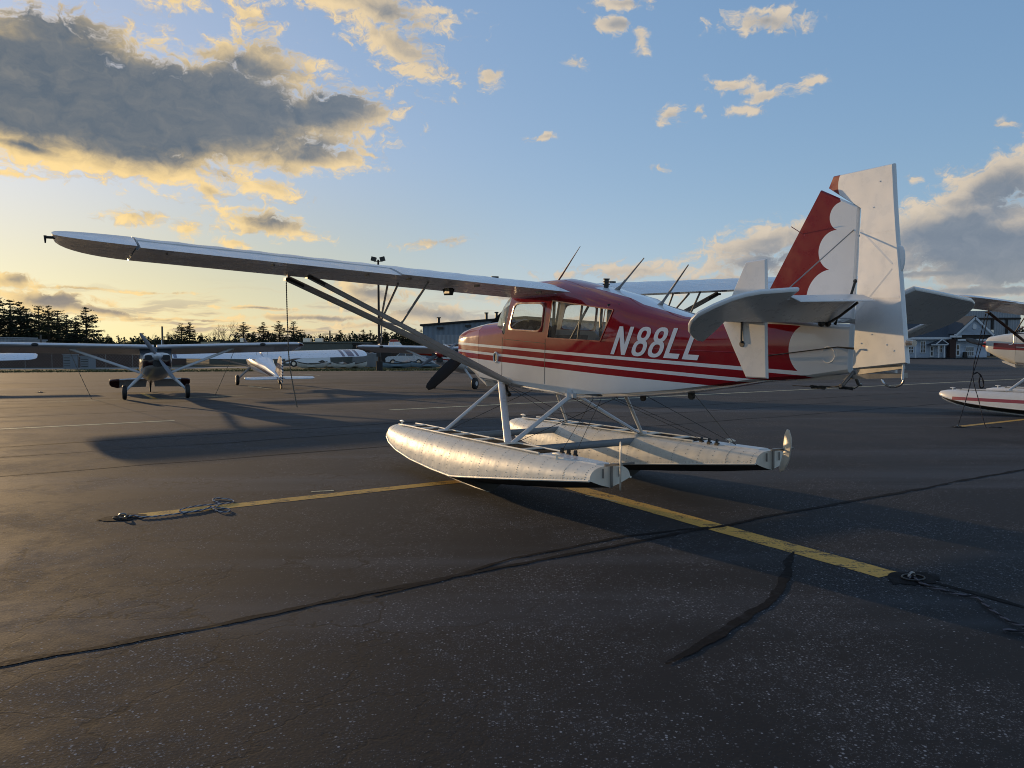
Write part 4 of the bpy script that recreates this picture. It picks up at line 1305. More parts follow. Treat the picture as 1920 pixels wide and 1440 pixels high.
tie_down(gp(230, 971), .22, .17, 'dark round tie-down anchor at the sunlit end of the yellow line, blue rope tied on')
tie_down(gp(1712, 1085), .24, .15, 'dark round tie-down anchor at the near end of the long yellow line')
tie_down(gp(1797, 801), .18, .14, 'tie-down anchor beside the white and red floatplane')
tie_down(gp(76, 736), .2, .15, 'distant tie-down anchor under the silver taildragger wing')
# ropes: two laid strands
M['rope_white'] = simple('white_rope_yarn', (.46, .48, .50), .85, vary=.2); M['rope_blue'] = simple('blue_rope_yarn', (.03, .07, .16), .85, vary=.2)
M['rope_dark'] = simple('dark_rope_yarn', (.016, .016, .022), .9, vary=.2); M['rope_grey'] = simple('pale_rope_yarn', (.12, .115, .14), .85, vary=.2)
M['rope_tan'] = simple('grey_tan_rope_yarn', (.20, .18, .15), .9, vary=.2)
def smooth_path(pts, n=8):
    pts = [Vector(p) for p in pts]; out = []
    for i in range(len(pts) - 1):
        p0, p1, p2, p3 = pts[max(i - 1, 0)], pts[i], pts[i + 1], pts[min(i + 2, len(pts) - 1)]
        for k in range(n):
            t = k / n
            out.append(.5 * ((2 * p1) + (p2 - p0) * t + (2 * p0 - 5 * p1 + 4 * p2 - p3) * t * t + (3 * p1 - p0 - 3 * p2 + p3) * t ** 3))
    out.append(pts[-1]); return out
def rope(name, pts, r, m1, m2, label, lay=.11, cat='rope', group=None, n=8):
    root = empty(name, loc=(pts[0][0], pts[0][1], 0))
    tag(root, label, cat, group)
    sp = smooth_path(pts, n); L = 0
    # resample finely
    fine = [sp[0]]
    for a, b in zip(sp[:-1], sp[1:]):
        m = max(1, int((b - a).length / (lay / 7)))
        for i in range(1, m + 1): fine.append(a.lerp(b, i / m))
    st = [[], []]
    for i, p in enumerate(fine):
        if i: L += (p - fine[i - 1]).length
        d = (fine[min(i + 1, len(fine) - 1)] - fine[max(i - 1, 0)]).normalized()
        a = d.cross(Vector((0, 0, 1)))
        if a.length < .2: a = d.cross(Vector((1, 0, 0)))
        a.normalize(); b = a.cross(d)
        for k in (0, 1):
            t = 2 * math.pi * L / lay + k * math.pi
            st[k].append(p + (a * math.cos(t) + b * math.sin(t)) * r * .55 - Vector((pts[0][0], pts[0][1], 0)))
    for k, m in ((0, m1), (1, m2)):
        q = MB(); q.tube(st[k], r * .62, 6); q.build('rope_strand', m, root, smooth=60)
    return root
def gl(px, z=.014):
    return [gp(u, v, z) for u, v in px]
rope('tie_down_rope', gl([(241, 968), (252, 966), (265, 969), (300, 967), (345, 961), (392, 953), (412, 945), (399, 938), (406, 934), (430, 936), (438, 940), (420, 944), (395, 946), (366, 949), (343, 954), (337, 958), (352, 960), (380, 956), (396, 950), (402, 955), (416, 960), (430, 958), (427, 954), (404, 952)]), .0075, M['rope_white'], M['rope_blue'], 'blue and white rope lying in loops across the yellow line', lay=.10, group='tie-down ropes')
rope('tie_down_rope', gl([(1704, 1084), (1712, 1080), (1722, 1090), (1745, 1100), (1770, 1107), (1800, 1115), (1830, 1120), (1850, 1137), (1875, 1154), (1900, 1168), (1945, 1180), (1930, 1186), (1905, 1183), (1880, 1180)]), .0085, M['rope_grey'], M['rope_dark'], 'dark and pale twisted rope lying beyond the end of the long yellow line', lay=.13, group='tie-down ropes')
pm = plane_matrix()
a_ = pm @ P(-.03, 3.145, -.03)
rope('hanging_rope', [a_, a_ + Vector((0, 0, -.1)), a_ + Vector((.006, .0, -.5)), a_ + Vector((.03, -.03, -.9)), Vector((-2.33, 8.55, 1.03))], .0065, M['rope_tan'], M['rope_tan'], 'thin rope hanging free from the big floatplane wing strut', lay=.05, group='tie-down ropes')
# ------------------------------------------------------------------ parked aircraft further off
def mat_livery(name, base, bands, rough=.25, coat=.3):
    """paint with straight stripes: bands = [(z0, z1, colour)] along the body"""
    m, t, b = principled(name, base, rough, 0, coat)
    tc = t.new('ShaderNodeTexCoord').outputs['Object']
    x, y, z = t.sep(tc)
    c = base
    for z0, z1, col, x0, x1, sl in bands:
        zz = t.m('ADD', z, t.m('MULTIPLY', x, sl))
        f = t.m('MULTIPLY', band(t, zz, z0, z1), band(t, x, x0, x1))
        c = t.mix(f, c, col)
    n = t.noise(tc, 4, 4, .6)
    f = t.lin(n, .25, .75, .9, 1.04)
    t.link(t.mix(1.0, c, t.comb(f, f, f), 'MULTIPLY'), b.inputs['Base Color'])
    return m
def rr_section(x, w, z0, z1, n=14, e=.55):
    zc, h = (z0 + z1) / 2, (z1 - z0) / 2
    out = []
    for k in range(n):
        a = 2 * math.pi * k / n
        c, s = math.cos(a), math.sin(a)
        out.append((x, w * math.copysign(abs(c) ** e, c), zc + h * math.copysign(abs(s) ** e, s)))
    return out
def small_plane(name, label, loc, fwd, mt, group=None, span=5.08, tailwheel=True, tip=None, prop_angle=32, wz=1.74):
    dz = wz - 1.62
    f = Vector((fwd[0], fwd[1], 0)).normalized(); l = Vector((-f.y, f.x, 0))
    pit = rad(11.0 if tailwheel else 1.0)
    R = Matrix((f, l, Vector((0, 0, 1)))).transposed().to_4x4()
    root = empty(name, Matrix.Translation(loc) @ R @ Matrix.Rotation(-pit, 4, 'Y'))
    tag(root, label, 'airplane', group)
    mb = MB()
    S = [(.72, .46, .84, 1.44), (.36, .50, .80, 1.47), (.05, .52, .80, 1.66 + dz), (-.95, .50, .82, 1.68 + dz), (-1.7, .37, .90, 1.60 + dz * .6), (-2.6, .25, 1.02, 1.53), (-3.7, .14, 1.15, 1.47), (-4.75, .05, 1.27, 1.42)]
    mb.loft([rr_section(*s) for s in S])
    fus = mb.build('fuselage', mt['body'], root, smooth=45)
    cw = MB()
    cw.loft([rr_section(*s) for s in ((1.34, .26, .98, 1.30), (1.28, .36, .91, 1.36), (1.0, .45, .86, 1.42), (.725, .462, .84, 1.443))])
    cowl = cw.build('cowling', mt['cowl'], root, smooth=50)
    for sg in (1, -1):
        q = MB(); q.loft([rr_section(1.352 - .02 * k, .12, 1.10, 1.27, 12) for k in (0, 1)]); q.v = [(a, b + sg * .27, c) for a, b, c in q.v]
        q.build('air_inlet', M['dark'], cowl)
    q = MB(); q.loft([rr_section(1.352 - .02 * k, .15, .88, 1.10, 12) for k in (0, 1)]); q.build('air_scoop', M['dark'], cowl)
    # glazing
    g = MB()
    for k in range(1): g.loft([[(.36, y * 1.02, 1.455) for y in (-.46, -.25, 0, .25, .46)], [(.22, y * 1.03, 1.55 + dz * .5) for y in (-.49, -.26, 0, .26, .49)], [(.0, y * 1.03, 1.665 + dz) for y in (-.50, -.26, 0, .26, .50)]], closed=False)
    g.v = [(a + .09, b, c) for a, b, c in g.v]
    g.build('windscreen', mt['glass'], root, smooth=60)
    for sg in (1, -1):
        for x0, x1 in ((.12, -.42), (-.48, -.98)):
            w = MB(); w.add([(x0, sg * .527, 1.38), (x1, sg * .521, 1.38), (x1 + .05, sg * .505, 1.60 + dz), (x0 - .14, sg * .511, 1.60 + dz)], [(0, 1, 2, 3)])
            w.build('side_window', mt['glass'], root, smooth=0)
    # wings
    for sg in (1, -1):
        w = MB(); secs = []
        for y in (.05, .52, 1.6, 2.7, 3.8, 4.5, span - .32, span - .16, span - .06, span):
            u = max(0, (y - (span - .45)) / .46); k = 1 - math.sqrt(max(0, 1 - u * u))
            le, te = .38 - .45 * k, -1.12 + .55 * k
            zz = wz + .022 * y
            c = le - te; n = 11
            us = [(1 - math.cos(math.pi * i / n)) / 2 for i in range(n + 1)]
            secs.append([(le - q * c, sg * y, zz + naca(q)[0] * c) for q in us[::-1]] + [(le - q * c, sg * y, zz + naca(q)[1] * c) for q in us[1:-1]])
        w.loft(secs)
        wing = w.build('wing', mt['wing'], root, smooth=45)
        a = MB(); a.bar((-.78, sg * 2.5, wz + .055 + .02), (-.78, sg * 4.55, wz + .10 + .02), .02, .012); a.build('aileron_gap', M['seam'], wing, smooth=0)
        if tip:
            for y0, y1 in tip:
                b = MB()
                b.loft([[(.38 - q * 1.5, sg * y, wz + .006 + .022 * y + naca(q)[0] * 1.5) for q in (.06, .2, .4, .6, .8, .97)] for y in (y0, y1)], closed=False)
                b.build('wing_stripe', mt['stripe'], wing, smooth=40)
        if mt.get('tip_cap'):
            q = MB(); secs = []
            for y in (span - .20, span - .12, span - .05, span + .012):
                u = max(0, (y - (span - .45)) / .466); k = 1 - math.sqrt(max(0, 1 - u * u)); le, te = .395 - .45 * k, -1.135 + .55 * k; c = le - te
                us = [(1 - math.cos(math.pi * i / 9)) / 2 for i in range(10)]
                secs.append([(le - v * c, sg * y, wz + .022 * y + naca(v)[0] * c + .008) for v in us[::-1]] + [(le - v * c, sg * y, wz + .022 * y + naca(v)[1] * c - .008) for v in us[1:-1]])
            q.loft(secs); q.build('wing_tip', mt['tip_cap'], wing, smooth=45)
        ll = MB(); ll.ball((.37, sg * 3.55, 1.70 + dz), .07, 8, 5, sc=(.4, 1.6, .8)); ll.build('landing_light', M['dark'], wing)
        s = MB(); s.tube([(-.02, sg * .50, .92), (-.12, sg * 2.6, 1.66 + dz)], .045, 8, flat=.5, up=(0, 0, 1)); s.build('lift_strut', mt['strut'], root, smooth=60)
        if mt.get('rear_strut'):
            s = MB(); s.tube([(-.10, sg * .50, .92), (-.72, sg * 2.6, 1.65 + dz)], .035, 8, flat=.5, up=(0, 0, 1)); s.build('lift_strut', mt['strut'], root, smooth=60)
        # gear
        gl_ = MB(); x1 = .0 if tailwheel else -.25
        gl_.tube([(x1 - .05, sg * .42, .86), (x1, sg * .72, .55), (x1, sg * .95, .30)], [.06, .05, .035], 8, flat=.45); gl_.build('gear_leg', mt['strut'], root, smooth=60)
        wh = MB(); n = 20
        wh.loft([[(x1 + r * math.cos(2 * math.pi * k / n), sg * (.99 + y), .245 + r * math.sin(2 * math.pi * k / n)) for k in range(n)] for y, r in ((-.075, .15), (-.07, .21), (-.04, .245), (.04, .245), (.07, .21), (.075, .15))])
        tyre = wh.build('wheel', M['dark'], root, smooth=40)
        hb = MB(); hb.disc((x1, sg * .99, .245), .10, (0, 1, 0), 14, thick=.165); hb.build('hub', mt['strut'], tyre)
        # tailplane
        t = MB(); ti = math.tan(rad(mt.get('tilt', 0)))
        slab([(-3.95, .08), (-4.18, 1.05), (-4.3, 1.33), (-4.42, 1.43), (-4.50, 1.44), (-4.50, .08)], lambda a, b, z: (a, sg * b, 1.36 + z - (a + 4.5) * ti), .05, .02, t)
        ev = MB(); dr = math.tan(rad(mt.get('droop', 6)))
        slab([(-4.515, .12), (-4.515, 1.45), (-4.7, 1.46), (-4.85, 1.40), (-4.95, 1.2), (-4.92, .16)], lambda a, b, z: (a, sg * b, 1.36 + z + (a + 4.515) * (dr - ti)), .04, .02, ev); ev.build('elevator', mt['tail'], root, smooth=30)
        st = t.build('stabilizer', mt['tail'], root, smooth=30)
        if mt.get('tail_tip'):
            t2 = MB(); slab([(-4.20, 1.10), (-4.3, 1.335), (-4.42, 1.435), (-4.505, 1.445), (-4.505, 1.10)], lambda a, b, z: (a, sg * b, 1.36 + z), .062, .01, t2)
            t3 = MB(); slab([(-4.516, 1.10), (-4.516, 1.455), (-4.7, 1.465), (-4.85, 1.405), (-4.955, 1.2), (-4.95, 1.10)], lambda a, b, z: (a, sg * b, 1.36 + z + (a + 4.515) * dr), .052, .01, t3); t3.build('elevator_tip', mt['tail_tip'], st, smooth=30)
            t2.build('stabilizer_tip', mt['tail_tip'], st, smooth=30)
    fn = MB(); slab([(-3.7, 1.45), (-4.35, 2.22), (-4.55, 2.32), (-4.70, 2.32), (-4.70, 1.40)], lambda a, b, z: (a, z, b), .06, .02, fn); fin = fn.build('fin', mt['fin'], root, smooth=30)
    rd = MB(); slab([(-4.715, 1.28), (-4.715, 2.32), (-4.95, 2.30), (-5.08, 2.15), (-5.16, 1.6), (-5.10, 1.25)], lambda a, b, z: (a, z, b), .05, .02, rd); rd.build('rudder', mt['rudder'], root, smooth=30)
    if mt.get('fin_cap'):
        fc = MB(); slab([(-4.27, 2.12), (-4.35, 2.23), (-4.55, 2.33), (-4.95, 2.31), (-5.08, 2.12)], lambda a, b, z: (a, z, b), .075, .01, fc); fc.build('fin_cap', mt['fin_cap'], fin, smooth=30)
    if tailwheel:
        ts = MB(); ts.tube([(-4.5, 0, 1.28), (-4.75, 0, 1.12), (-4.85, 0, 1.03)], [.05, .03, .02], 8); ts.build('tail_spring', M['darksteel'], root)
        tw = MB(); tw.disc((-4.93, 0, 1.06), .10, (0, 1, 0), 14, thick=.05); tw.build('tail_wheel', M['dark'], root)
    else:
        ts = MB(); ts.tube([(1.0, 0, .9), (1.06, 0, .4), (1.1, 0, .22)], .03, 8); ts.build('nose_leg', mt['strut'], root)
        tw = MB(); tw.disc((1.1, 0, .2), .20, (0, 1, 0), 16, thick=.11); tw.build('nose_wheel', M['dark'], root)
    sp = MB()
    sp.loft([[(x, r * math.cos(2 * math.pi * k / 12), 1.20 + r * math.sin(2 * math.pi * k / 12)) for k in range(12)] for x, r in ((1.345, .125), (1.44, .12), (1.55, .075), (1.62, .012))])
    prop = sp.build('propeller', mt['spinner'], root, smooth=50)
    for sg in (1, -1):
        bl = MB(); e = Vector((0, math.sin(rad(prop_angle)) * sg, math.cos(rad(prop_angle)) * sg)); per = Vector((0, e.z, -e.y)); secs = []
        for r_, c_, tw_ in ((.06, .08, 50), (.25, .13, 36), (.5, .14, 25), (.8, .11, 18), (.93, .05, 15)):
            u = per * math.cos(rad(tw_)) + Vector((1, 0, 0)) * math.sin(rad(tw_)); v = u.cross(e)
            secs.append([Vector((1.44, 0, 1.20)) + e * r_ + u * c_ / 2 * math.cos(2 * math.pi * k / 8) + v * .012 * math.sin(2 * math.pi * k / 8) for k in range(8)])
        bl.loft(secs); bl.build('blade', mt['blade'], prop, smooth=50)
    an = MB(); an.tube([(-.6, .25, 1.69 + dz), (-.75, .25, 2.2)], .012, 6); an.tube([(-.6, -.25, 1.69 + dz), (-.75, -.25, 2.2)], .012, 6); an.split('antenna', M['alu'], root)
    return root
M['dglass'] = simple('tinted_cabin_glass', (.03, .035, .04), .08, coat=.5, vary=.1)
M['silver'] = simple('dull_silver_skin', (.62, .64, .67), .34, .15, vary=.12)
M['paleblue'] = simple('pale_white_skin', (.70, .73, .77), .3, coat=.3, vary=.08)
M['maroon'] = simple('dark_maroon_paint', (.05, .008, .010), .3, coat=.3)
M['blue'] = simple('dark_blue_paint', (.012, .035, .11), .3, coat=.3)
M['bladegrey'] = simple('grey_prop_blade', (.20, .21, .24), .4, .3)
M['redw'] = simple('bright_red_paint', (.33, .018, .012), .35, coat=.3)
M['bodya'] = mat_livery('silver_body_maroon_band', (.62, .63, .63), [(1.02, 1.30, (.04, .008, .01), -9, 9, 0)])
M['cowla'] = mat_livery('silver_cowl_maroon_band', (.62, .63, .63), [(.93, 1.19, (.022, .006, .008), -9, 9, 0)])
M['bodyb'] = mat_livery('white_body_blue_stripe', (.72, .74, .78), [(1.16, 1.30, (.012, .035, .11), -9, 9, 0)])
def mat_slats():
    m, t, b = principled('blue_white_striped_rudder', (.7, .7, .7), .3)
    tc = t.new('ShaderNodeTexCoord').outputs['Object']
    x, y, z = t.sep(tc)
    f = t.m('GREATER_THAN', t.m('FRACT', t.m('MULTIPLY', z, 8.0)), .5)
    f = t.m('MAXIMUM', f, t.m('GREATER_THAN', x, -4.84))
    t.link(t.mix(t.m('MULTIPLY', f, t.m('SUBTRACT', 1.0, t.m('MULTIPLY', t.m('GREATER_THAN', x, -4.84), .0))), (.70, .70, .68), (.015, .05, .12)), b.inputs['Base Color'])
    return m
M['rudb'] = mat_slats()
M['bodyd'] = mat_livery('white_body_red_stripes', (.74, .74, .73), [(1.20, 1.30, (.30, .012, .015), -9, 9, .02), (1.06, 1.13, (.30, .012, .015), -9, 9, .02)])
M['cowld'] = mat_livery('red_cowl_white_band', (.33, .02, .014), [(1.16, 1.24, (.7, .68, .64), -9, 9, .1), (.80, .98, (.7, .7, .7), -9, 9, 0)])
M['bodye'] = mat_livery('white_body_red_belly', (.74, .74, .73), [(.7, 1.16, (.33, .02, .014), -9, 9, 0)])
A = dict(droop=24, tip_cap=M['maroon'], body=M['bodya'], cowl=M['cowla'], glass=M['dglass'], wing=M['silver'], strut=M['silver'], tail=M['silver'], tail_tip=M['maroon'], fin=M['silver'], rudder=M['silver'], spinner=M['silver'], blade=M['bladegrey'])
Bm = dict(body=M['bodyb'], cowl=M['bodyb'], glass=M['dglass'], wing=M['paleblue'], strut=M['silver'], tail=M['paleblue'], fin=M['blue'], rudder=M['rudb'], tilt=9.5, spinner=M['paleblue'], blade=M['bladegrey'], stripe=M['blue'])
Dm = dict(tip_cap=M['maroon'], body=M['bodyd'], cowl=M['cowld'], glass=M['dglass'], wing=M['silver'], strut=M['silver'], tail=M['white'], fin=M['white'], rudder=M['white'], spinner=M['redw'], blade=M['bladegrey'], fin_cap=M['redw'])
Em = dict(Dm, body=M['bodye'], cowl=M['bodye'])
GRP = 'small high-wing airplanes parked on the apron'
small_plane('taildragger_airplane', 'silver taildragger airplane facing us with dark maroon cowl band and big black tyres', (-12.2, 27.1, 0), (.45, -.89), A, GRP, prop_angle=-33)
small_plane('taildragger_airplane', 'white taildragger seen from behind with blue stripe and striped rudder, left of the hanging rope', (-12.15, 37.9, 0), (-.47, .88), Bm, GRP, tip=((3.72, 3.86), (4.0, 4.32), (4.44, 4.56)), wz=1.46)
small_plane('taildragger_airplane', 'pale airplane at the edge of the photo showing only its plain white wing tip', (-28.2, 37.2, 0), (-.47, .88), dict(Bm, rudder=M['paleblue'], body=M['paleblue'], cowl=M['paleblue']), GRP, wz=1.36)
small_plane('taildragger_airplane', 'white airplane with red stripes and red cowl behind the black propeller blade', (-2.45, 33.0, 0), (-.42, -.91), Dm, GRP, prop_angle=60, wz=1.66)
pe_ = small_plane('tricycle_airplane', 'white airplane with red capped fin parked side-on behind the tall light pole', (-5.65, 75.0, 0), (.97, .22), Em, GRP, tailwheel=False, wz=1.62)
pe_.scale = (1.16, 1.16, 1.16)
fa = Vector((.45, -.89, 0)).normalized(); la = Vector((-fa.y, fa.x, 0))
for sg, lab in ((1, 'thin tie rope from the silver taildragger wing nearest the white taildragger'), (-1, 'thin tie rope from the silver taildragger wing over the fence cabinets')):
    tp_ = Vector((-12.2, 27.1, 0)) + la * 2.6 * sg + fa * -.1 + Vector((0, 0, 1.70))
    gd = Vector((-12.2, 27.1, 0)) + la * 2.0 * sg + fa * -1.0 + Vector((0, 0, .01))
    rope('wing_tie_rope', [tp_, tp_.lerp(gd, .5) + Vector((0, 0, -.03)), gd], .010, M['rope_tan'], M['rope_tan'], lab, lay=.4, group='tie-down ropes', n=4)
# the second floatplane, nose and left wing in view
M['fus2'] = mat_livery('cream_body_red_stripe', (.66, .64, .57), [(ZO - .90, ZO - .74, (.24, .012, .02), -9, 1.36, 0), (ZO - .828, ZO - .812, (.66, .64, .57), -9, .80, 0)], coat=.2)
M['float2'] = mat_livery('white_float_red_stripe', (.70, .69, .66), [(ZO - 2.115, ZO - 2.035, (.30, .02, .035), -2.6, 1.78, .048)], rough=.4)
M['struts2'] = simple('dark_red_brown_strut', (.045, .014, .012), .45, vary=.2)
mats2 = dict(fus=M['fus2'], fin=M['white'], white=M['white'], wing=M['wing'], tail_white=M['white'], rudder=M['white'], red=M['redw'], spinner=M['redw'], lift=M['struts2'], fstrut=M['strut'], float=M['float2'])
SH2 = (12.98, 8.9, 0)
build_seaplane(SH2, mats2, 'cream and white floatplane with red stripe along its float, cut by the photo edge', 'floatplane', letters=False, rivets=False, prop=(.99, .14))
wa = pm @ P(-.03, 3.145, -.03) + Vector(SH2)
def at_depth(u, v, y):
    d = ray_dir(u, v); k = y / d.y
    return Vector((d.x * k, y, CAM_H + d.z * k))
kt = at_depth(1824, 703, 17.1)
g1, g2 = gp(1796, 799, .02), gp(1848, 800, .02)
for e, lab in ((g1, 'taut dark rope from the second floatplane wing down to its tie-down anchor'), (g2, 'slack dark rope from the second floatplane wing, its end lying across the yellow line')):
    o = .03 if e is g1 else -.03
    pts = [wa + Vector((o, 0, 0)), wa.lerp(kt, .5) + Vector((o * 1.2, 0, -.02)), kt, kt.lerp(e, .5) + Vector((0, 0, -.03)), e]
    if e is g2: pts += [e + Vector((.10, -.02, -.005)), e + Vector((.30, -.05, -.01))]
    rope('wing_tie_rope', pts, .009, M['rope_dark'], M['rope_dark'], lab, lay=.3, group='tie-down ropes', n=5)
lp2 = [kt, kt + Vector((.10, 0, .05)), kt + Vector((.20, 0, -.06)), kt + Vector((.24, 0, -.24)), kt + Vector((.17, 0, -.28)), kt + Vector((.14, 0, -.16)), kt + Vector((.16, 0, -.03))]
rope('knotted_rope_loop', lp2, .014, M['rope_dark'], M['rope_dark'], 'dark rope loop hanging from the knot beside the second floatplane', lay=.3, group='tie-down ropes', n=5)

# ------------------------------------------------------------------ buildings
def px_at(u, D):
    return math.tan(rad(azel(u, 654)[0])) * D
def pz_at(u, v, D):
    d = ray_dir(u, v)
    return CAM_H + d.z / d.y * D
def mat_corrugated(name, col, pitch, axis=0):
    m, t, b = principled(name, col, .45, .2)
    tc = t.new('ShaderNodeTexCoord').outputs['Object']
    c = t.sep(tc)[axis]
    w = t.m('SINE', t.m('MULTIPLY', c, 6.28318 / pitch))
    n = t.noise(tc, .5, 5, .65)
    f = t.m('MULTIPLY', t.lin(w, -1, 1, .84, 1.06), t.lin(n, .3, .7, .88, 1.06))
    t.link(t.mix(1.0, col, t.comb(f, f, f), 'MULTIPLY'), b.inputs['Base Color'])
    bump(t, b, w, .8, .03)
    return m
M['tan_wall'] = simple('tan_block_wall', (.13, .135, .115), .85, vary=.12, scale=1.2)
M['dark_wall'] = simple('dark_brown_boards', (.028, .024, .022), .85, vary=.2, scale=1.5)
M['brown_wall'] = simple('brown_barn_wall', (.095, .058, .045), .85, vary=.2, scale=1.0)
M['cream'] = simple('sunlit_parapet', (.42, .36, .22), .8)  # low sun on the parapet, painted in as a warm pale tone
M['roofdark'] = simple('dark_asphalt_shingle', (.034, .046, .062), .85, vary=.25, scale=3)
M['trim'] = simple('white_trim_boards', (.62, .65, .68), .5, vary=.08)
M['hangar_blue'] = mat_corrugated('blue_grey_ribbed_sheet', (.17, .215, .27), .62)
M['hangar_grey'] = mat_corrugated('grey_ribbed_sheet', (.27, .30, .34), .5)
M['siding'] = mat_corrugated('blue_grey_clapboard', (.50, .58, .68), .16, axis=2)
M['brick'] = simple('dark_brick', (.055, .030, .025), .85, vary=.3, scale=8)
def block(name, label, x0, x1, y0, y1, z1, wall, roof, cat='building', over=.25):
    """flat-roofed building: walls, roof slab with a lip"""
    cx, cy = (x0 + x1) / 2, y0
    root = empty(name, loc=(cx, cy, 0)); tag(root, label, cat)
    w = MB(); w.box((0, (y1 - y0) / 2, z1 / 2 - .03), (x1 - x0, y1 - y0, z1 + .06)); w.build('wall', wall, root, smooth=0)
    r = MB(); r.box((0, (y1 - y0) / 2, z1 + .09), (x1 - x0 + over, y1 - y0 + over, .18)); r.build('roof', roof, root, smooth=0)
    return root
D = 100
tan = block('long_building', 'long low tan building behind the white taildragger', px_at(392, D), px_at(660, D), D, D + 14, pz_at(520, 641, D) - .18, M['tan_wall'], M['tan_wall'])
p_ = MB(); xa, xb = px_at(383, D), px_at(414, D); p_.box(((xa + xb) / 2 - tan.location.x, -.6, pz_at(400, 645, D)), (xb - xa, 1.0, .55)); p_.build('parapet', M['cream'], tan, smooth=0)
for u, nm in ((565, 'roof_unit'), (588, 'roof_unit'), (440, 'roof_vent')):
    q = MB(); z = pz_at(u, 641, D); q.box((px_at(u, D) - tan.location.x, 3, z + .25), (.9 if nm == 'roof_unit' else .4, .8, .5)); q.build(nm, M['alu'], tan, smooth=0)
dk = block('dark_shed', 'dark brown shed at the end of the long tan building', px_at(662, 96), px_at(732, 96), 96, 106, pz_at(700, 644, 96) - .18, M['dark_wall'], M['dark_wall'])
bb = block('brown_barn', 'long brown barn behind the fence and the silver taildragger', px_at(-160, 84), px_at(262, 84), 84, 96, pz_at(200, 655, 84) - .18, M['brown_wall'], M['brown_wall'])
sh = block('grey_shed', 'small grey shed in front of the tall pines, the taller of two', px_at(-30, 110), px_at(21, 110), 110, 116, pz_at(10, 632, 110) - .18, M['hangar_grey'], M['hangar_grey'])
sh = block('grey_shed', 'small grey shed beside the taller one, lower and narrower', px_at(28, 108), px_at(47, 108), 108, 113, pz_at(37, 636, 108) - .18, M['hangar_grey'], M['hangar_grey'])
# blue ribbed hangar behind the nose
def gable_hall(name, label, x0, x1, y0, y1, ze, zr, wall, roof, trim, xr=None):
    cx = (x0 + x1) / 2; xr = cx if xr is None else xr
    root = empty(name, loc=(cx, y0, 0)); tag(root, label, 'hangar')
    prof = [(x0 - cx, -.06), (x1 - cx, -.06), (x1 - cx, ze), (xr - cx, zr), (x0 - cx, ze)]
    w = MB(); w.loft([[(a, 0, b) for a, b in prof], [(a, y1 - y0, b) for a, b in prof]]); w.build('wall', wall, root, smooth=0)
    r = MB()
    for a, b in (((x0 - cx - .3, ze - .03), (xr - cx, zr + .05)), ((xr - cx, zr + .05), (x1 - cx + .3, ze - .03))):
        r.loft([[(a[0], y, a[1]), (b[0], y, b[1]), (b[0], y, b[1] + .22), (a[0], y, a[1] + .22)] for y in (-.35, y1 - y0 + .3)])
    r.build('roof', roof, root, smooth=0)
    return root
D = 95
hg = gable_hall('blue_hangar', 'blue grey ribbed metal hangar behind the red nose', px_at(793, D), px_at(1165, D), D, D + 24, pz_at(793, 611, D), pz_at(985, 597, D), M['hangar_blue'], M['dark_wall'], M['trim'], px_at(985, D))
for u in (822, 912, 931):
    q = MB(); z = pz_at(u, {822: 607, 912: 598, 931: 597}[u], D); q.tube([(px_at(u, D) - hg.location.x, .8, z - .2), (px_at(u, D) - hg.location.x, .8, z + .75)], .16, 8); q.disc((px_at(u, D) - hg.location.x, .8, z + .75), .26, (0, 0, 1), 10, thick=.12); q.build('roof_stack', M['darksteel'], hg)
for u, v in ((826, 615), (878, 611)):
    q = MB(); q.box((px_at(u, D) - hg.location.x, -.15, pz_at(u, v, D)), (.7, .3, .25)); q.build('wall_light', M['darksteel'], hg, smooth=0)
q = MB(); q.box((px_at(850, D) - hg.location.x, -.04, 1.7), (4.2, .08, 3.4)); q.build('hangar_door', M['hangar_grey'], hg, smooth=0)
# house at the right
D = 119
hx = lambda u, d=D: px_at(u, d)
hz = lambda v, d=D, u=1770: pz_at(u, v, d)
house = empty('pilot_house', loc=(hx(1740), D, 0)); tag(house, 'blue grey clapboard house with white gable and dark roof across the apron', 'house')
ox = hx(1740)
ze = hz(634); x0, x1 = hx(1630) - ox, hx(1776) - ox
w = MB(); w.box(((x0 + x1) / 2, 5, ze / 2), (x1 - x0, 10, ze)); w.build('wall', M['siding'], house, smooth=0)
xr0, xr1 = hx(1815) - ox, hx(1856) - ox
zr = hz(597)
r = MB()
r.loft([[(x0 - .4, -.5, ze), (x1 + 6.4, -.5, ze)], [(x0 + 9.5, 5, zr), (x1 + 6.4, 5, zr)], [(x0 - .4, 10.5, ze), (x1 + 6.4, 10.5, ze)]], closed=False)
r.add([(x0 - .4, -.5, ze), (x0 + 9.5, 5, zr), (x0 - .4, 10.5, ze)], [(0, 1, 2)])
r.build('roof', M['roofdark'], house, smooth=0)
q = MB(); q.box(((x0 + x1) / 2, -.42, ze - .02), (x1 - x0 + .6, .25, .34)); q.build('eave_trim', M['trim'], house, smooth=0)
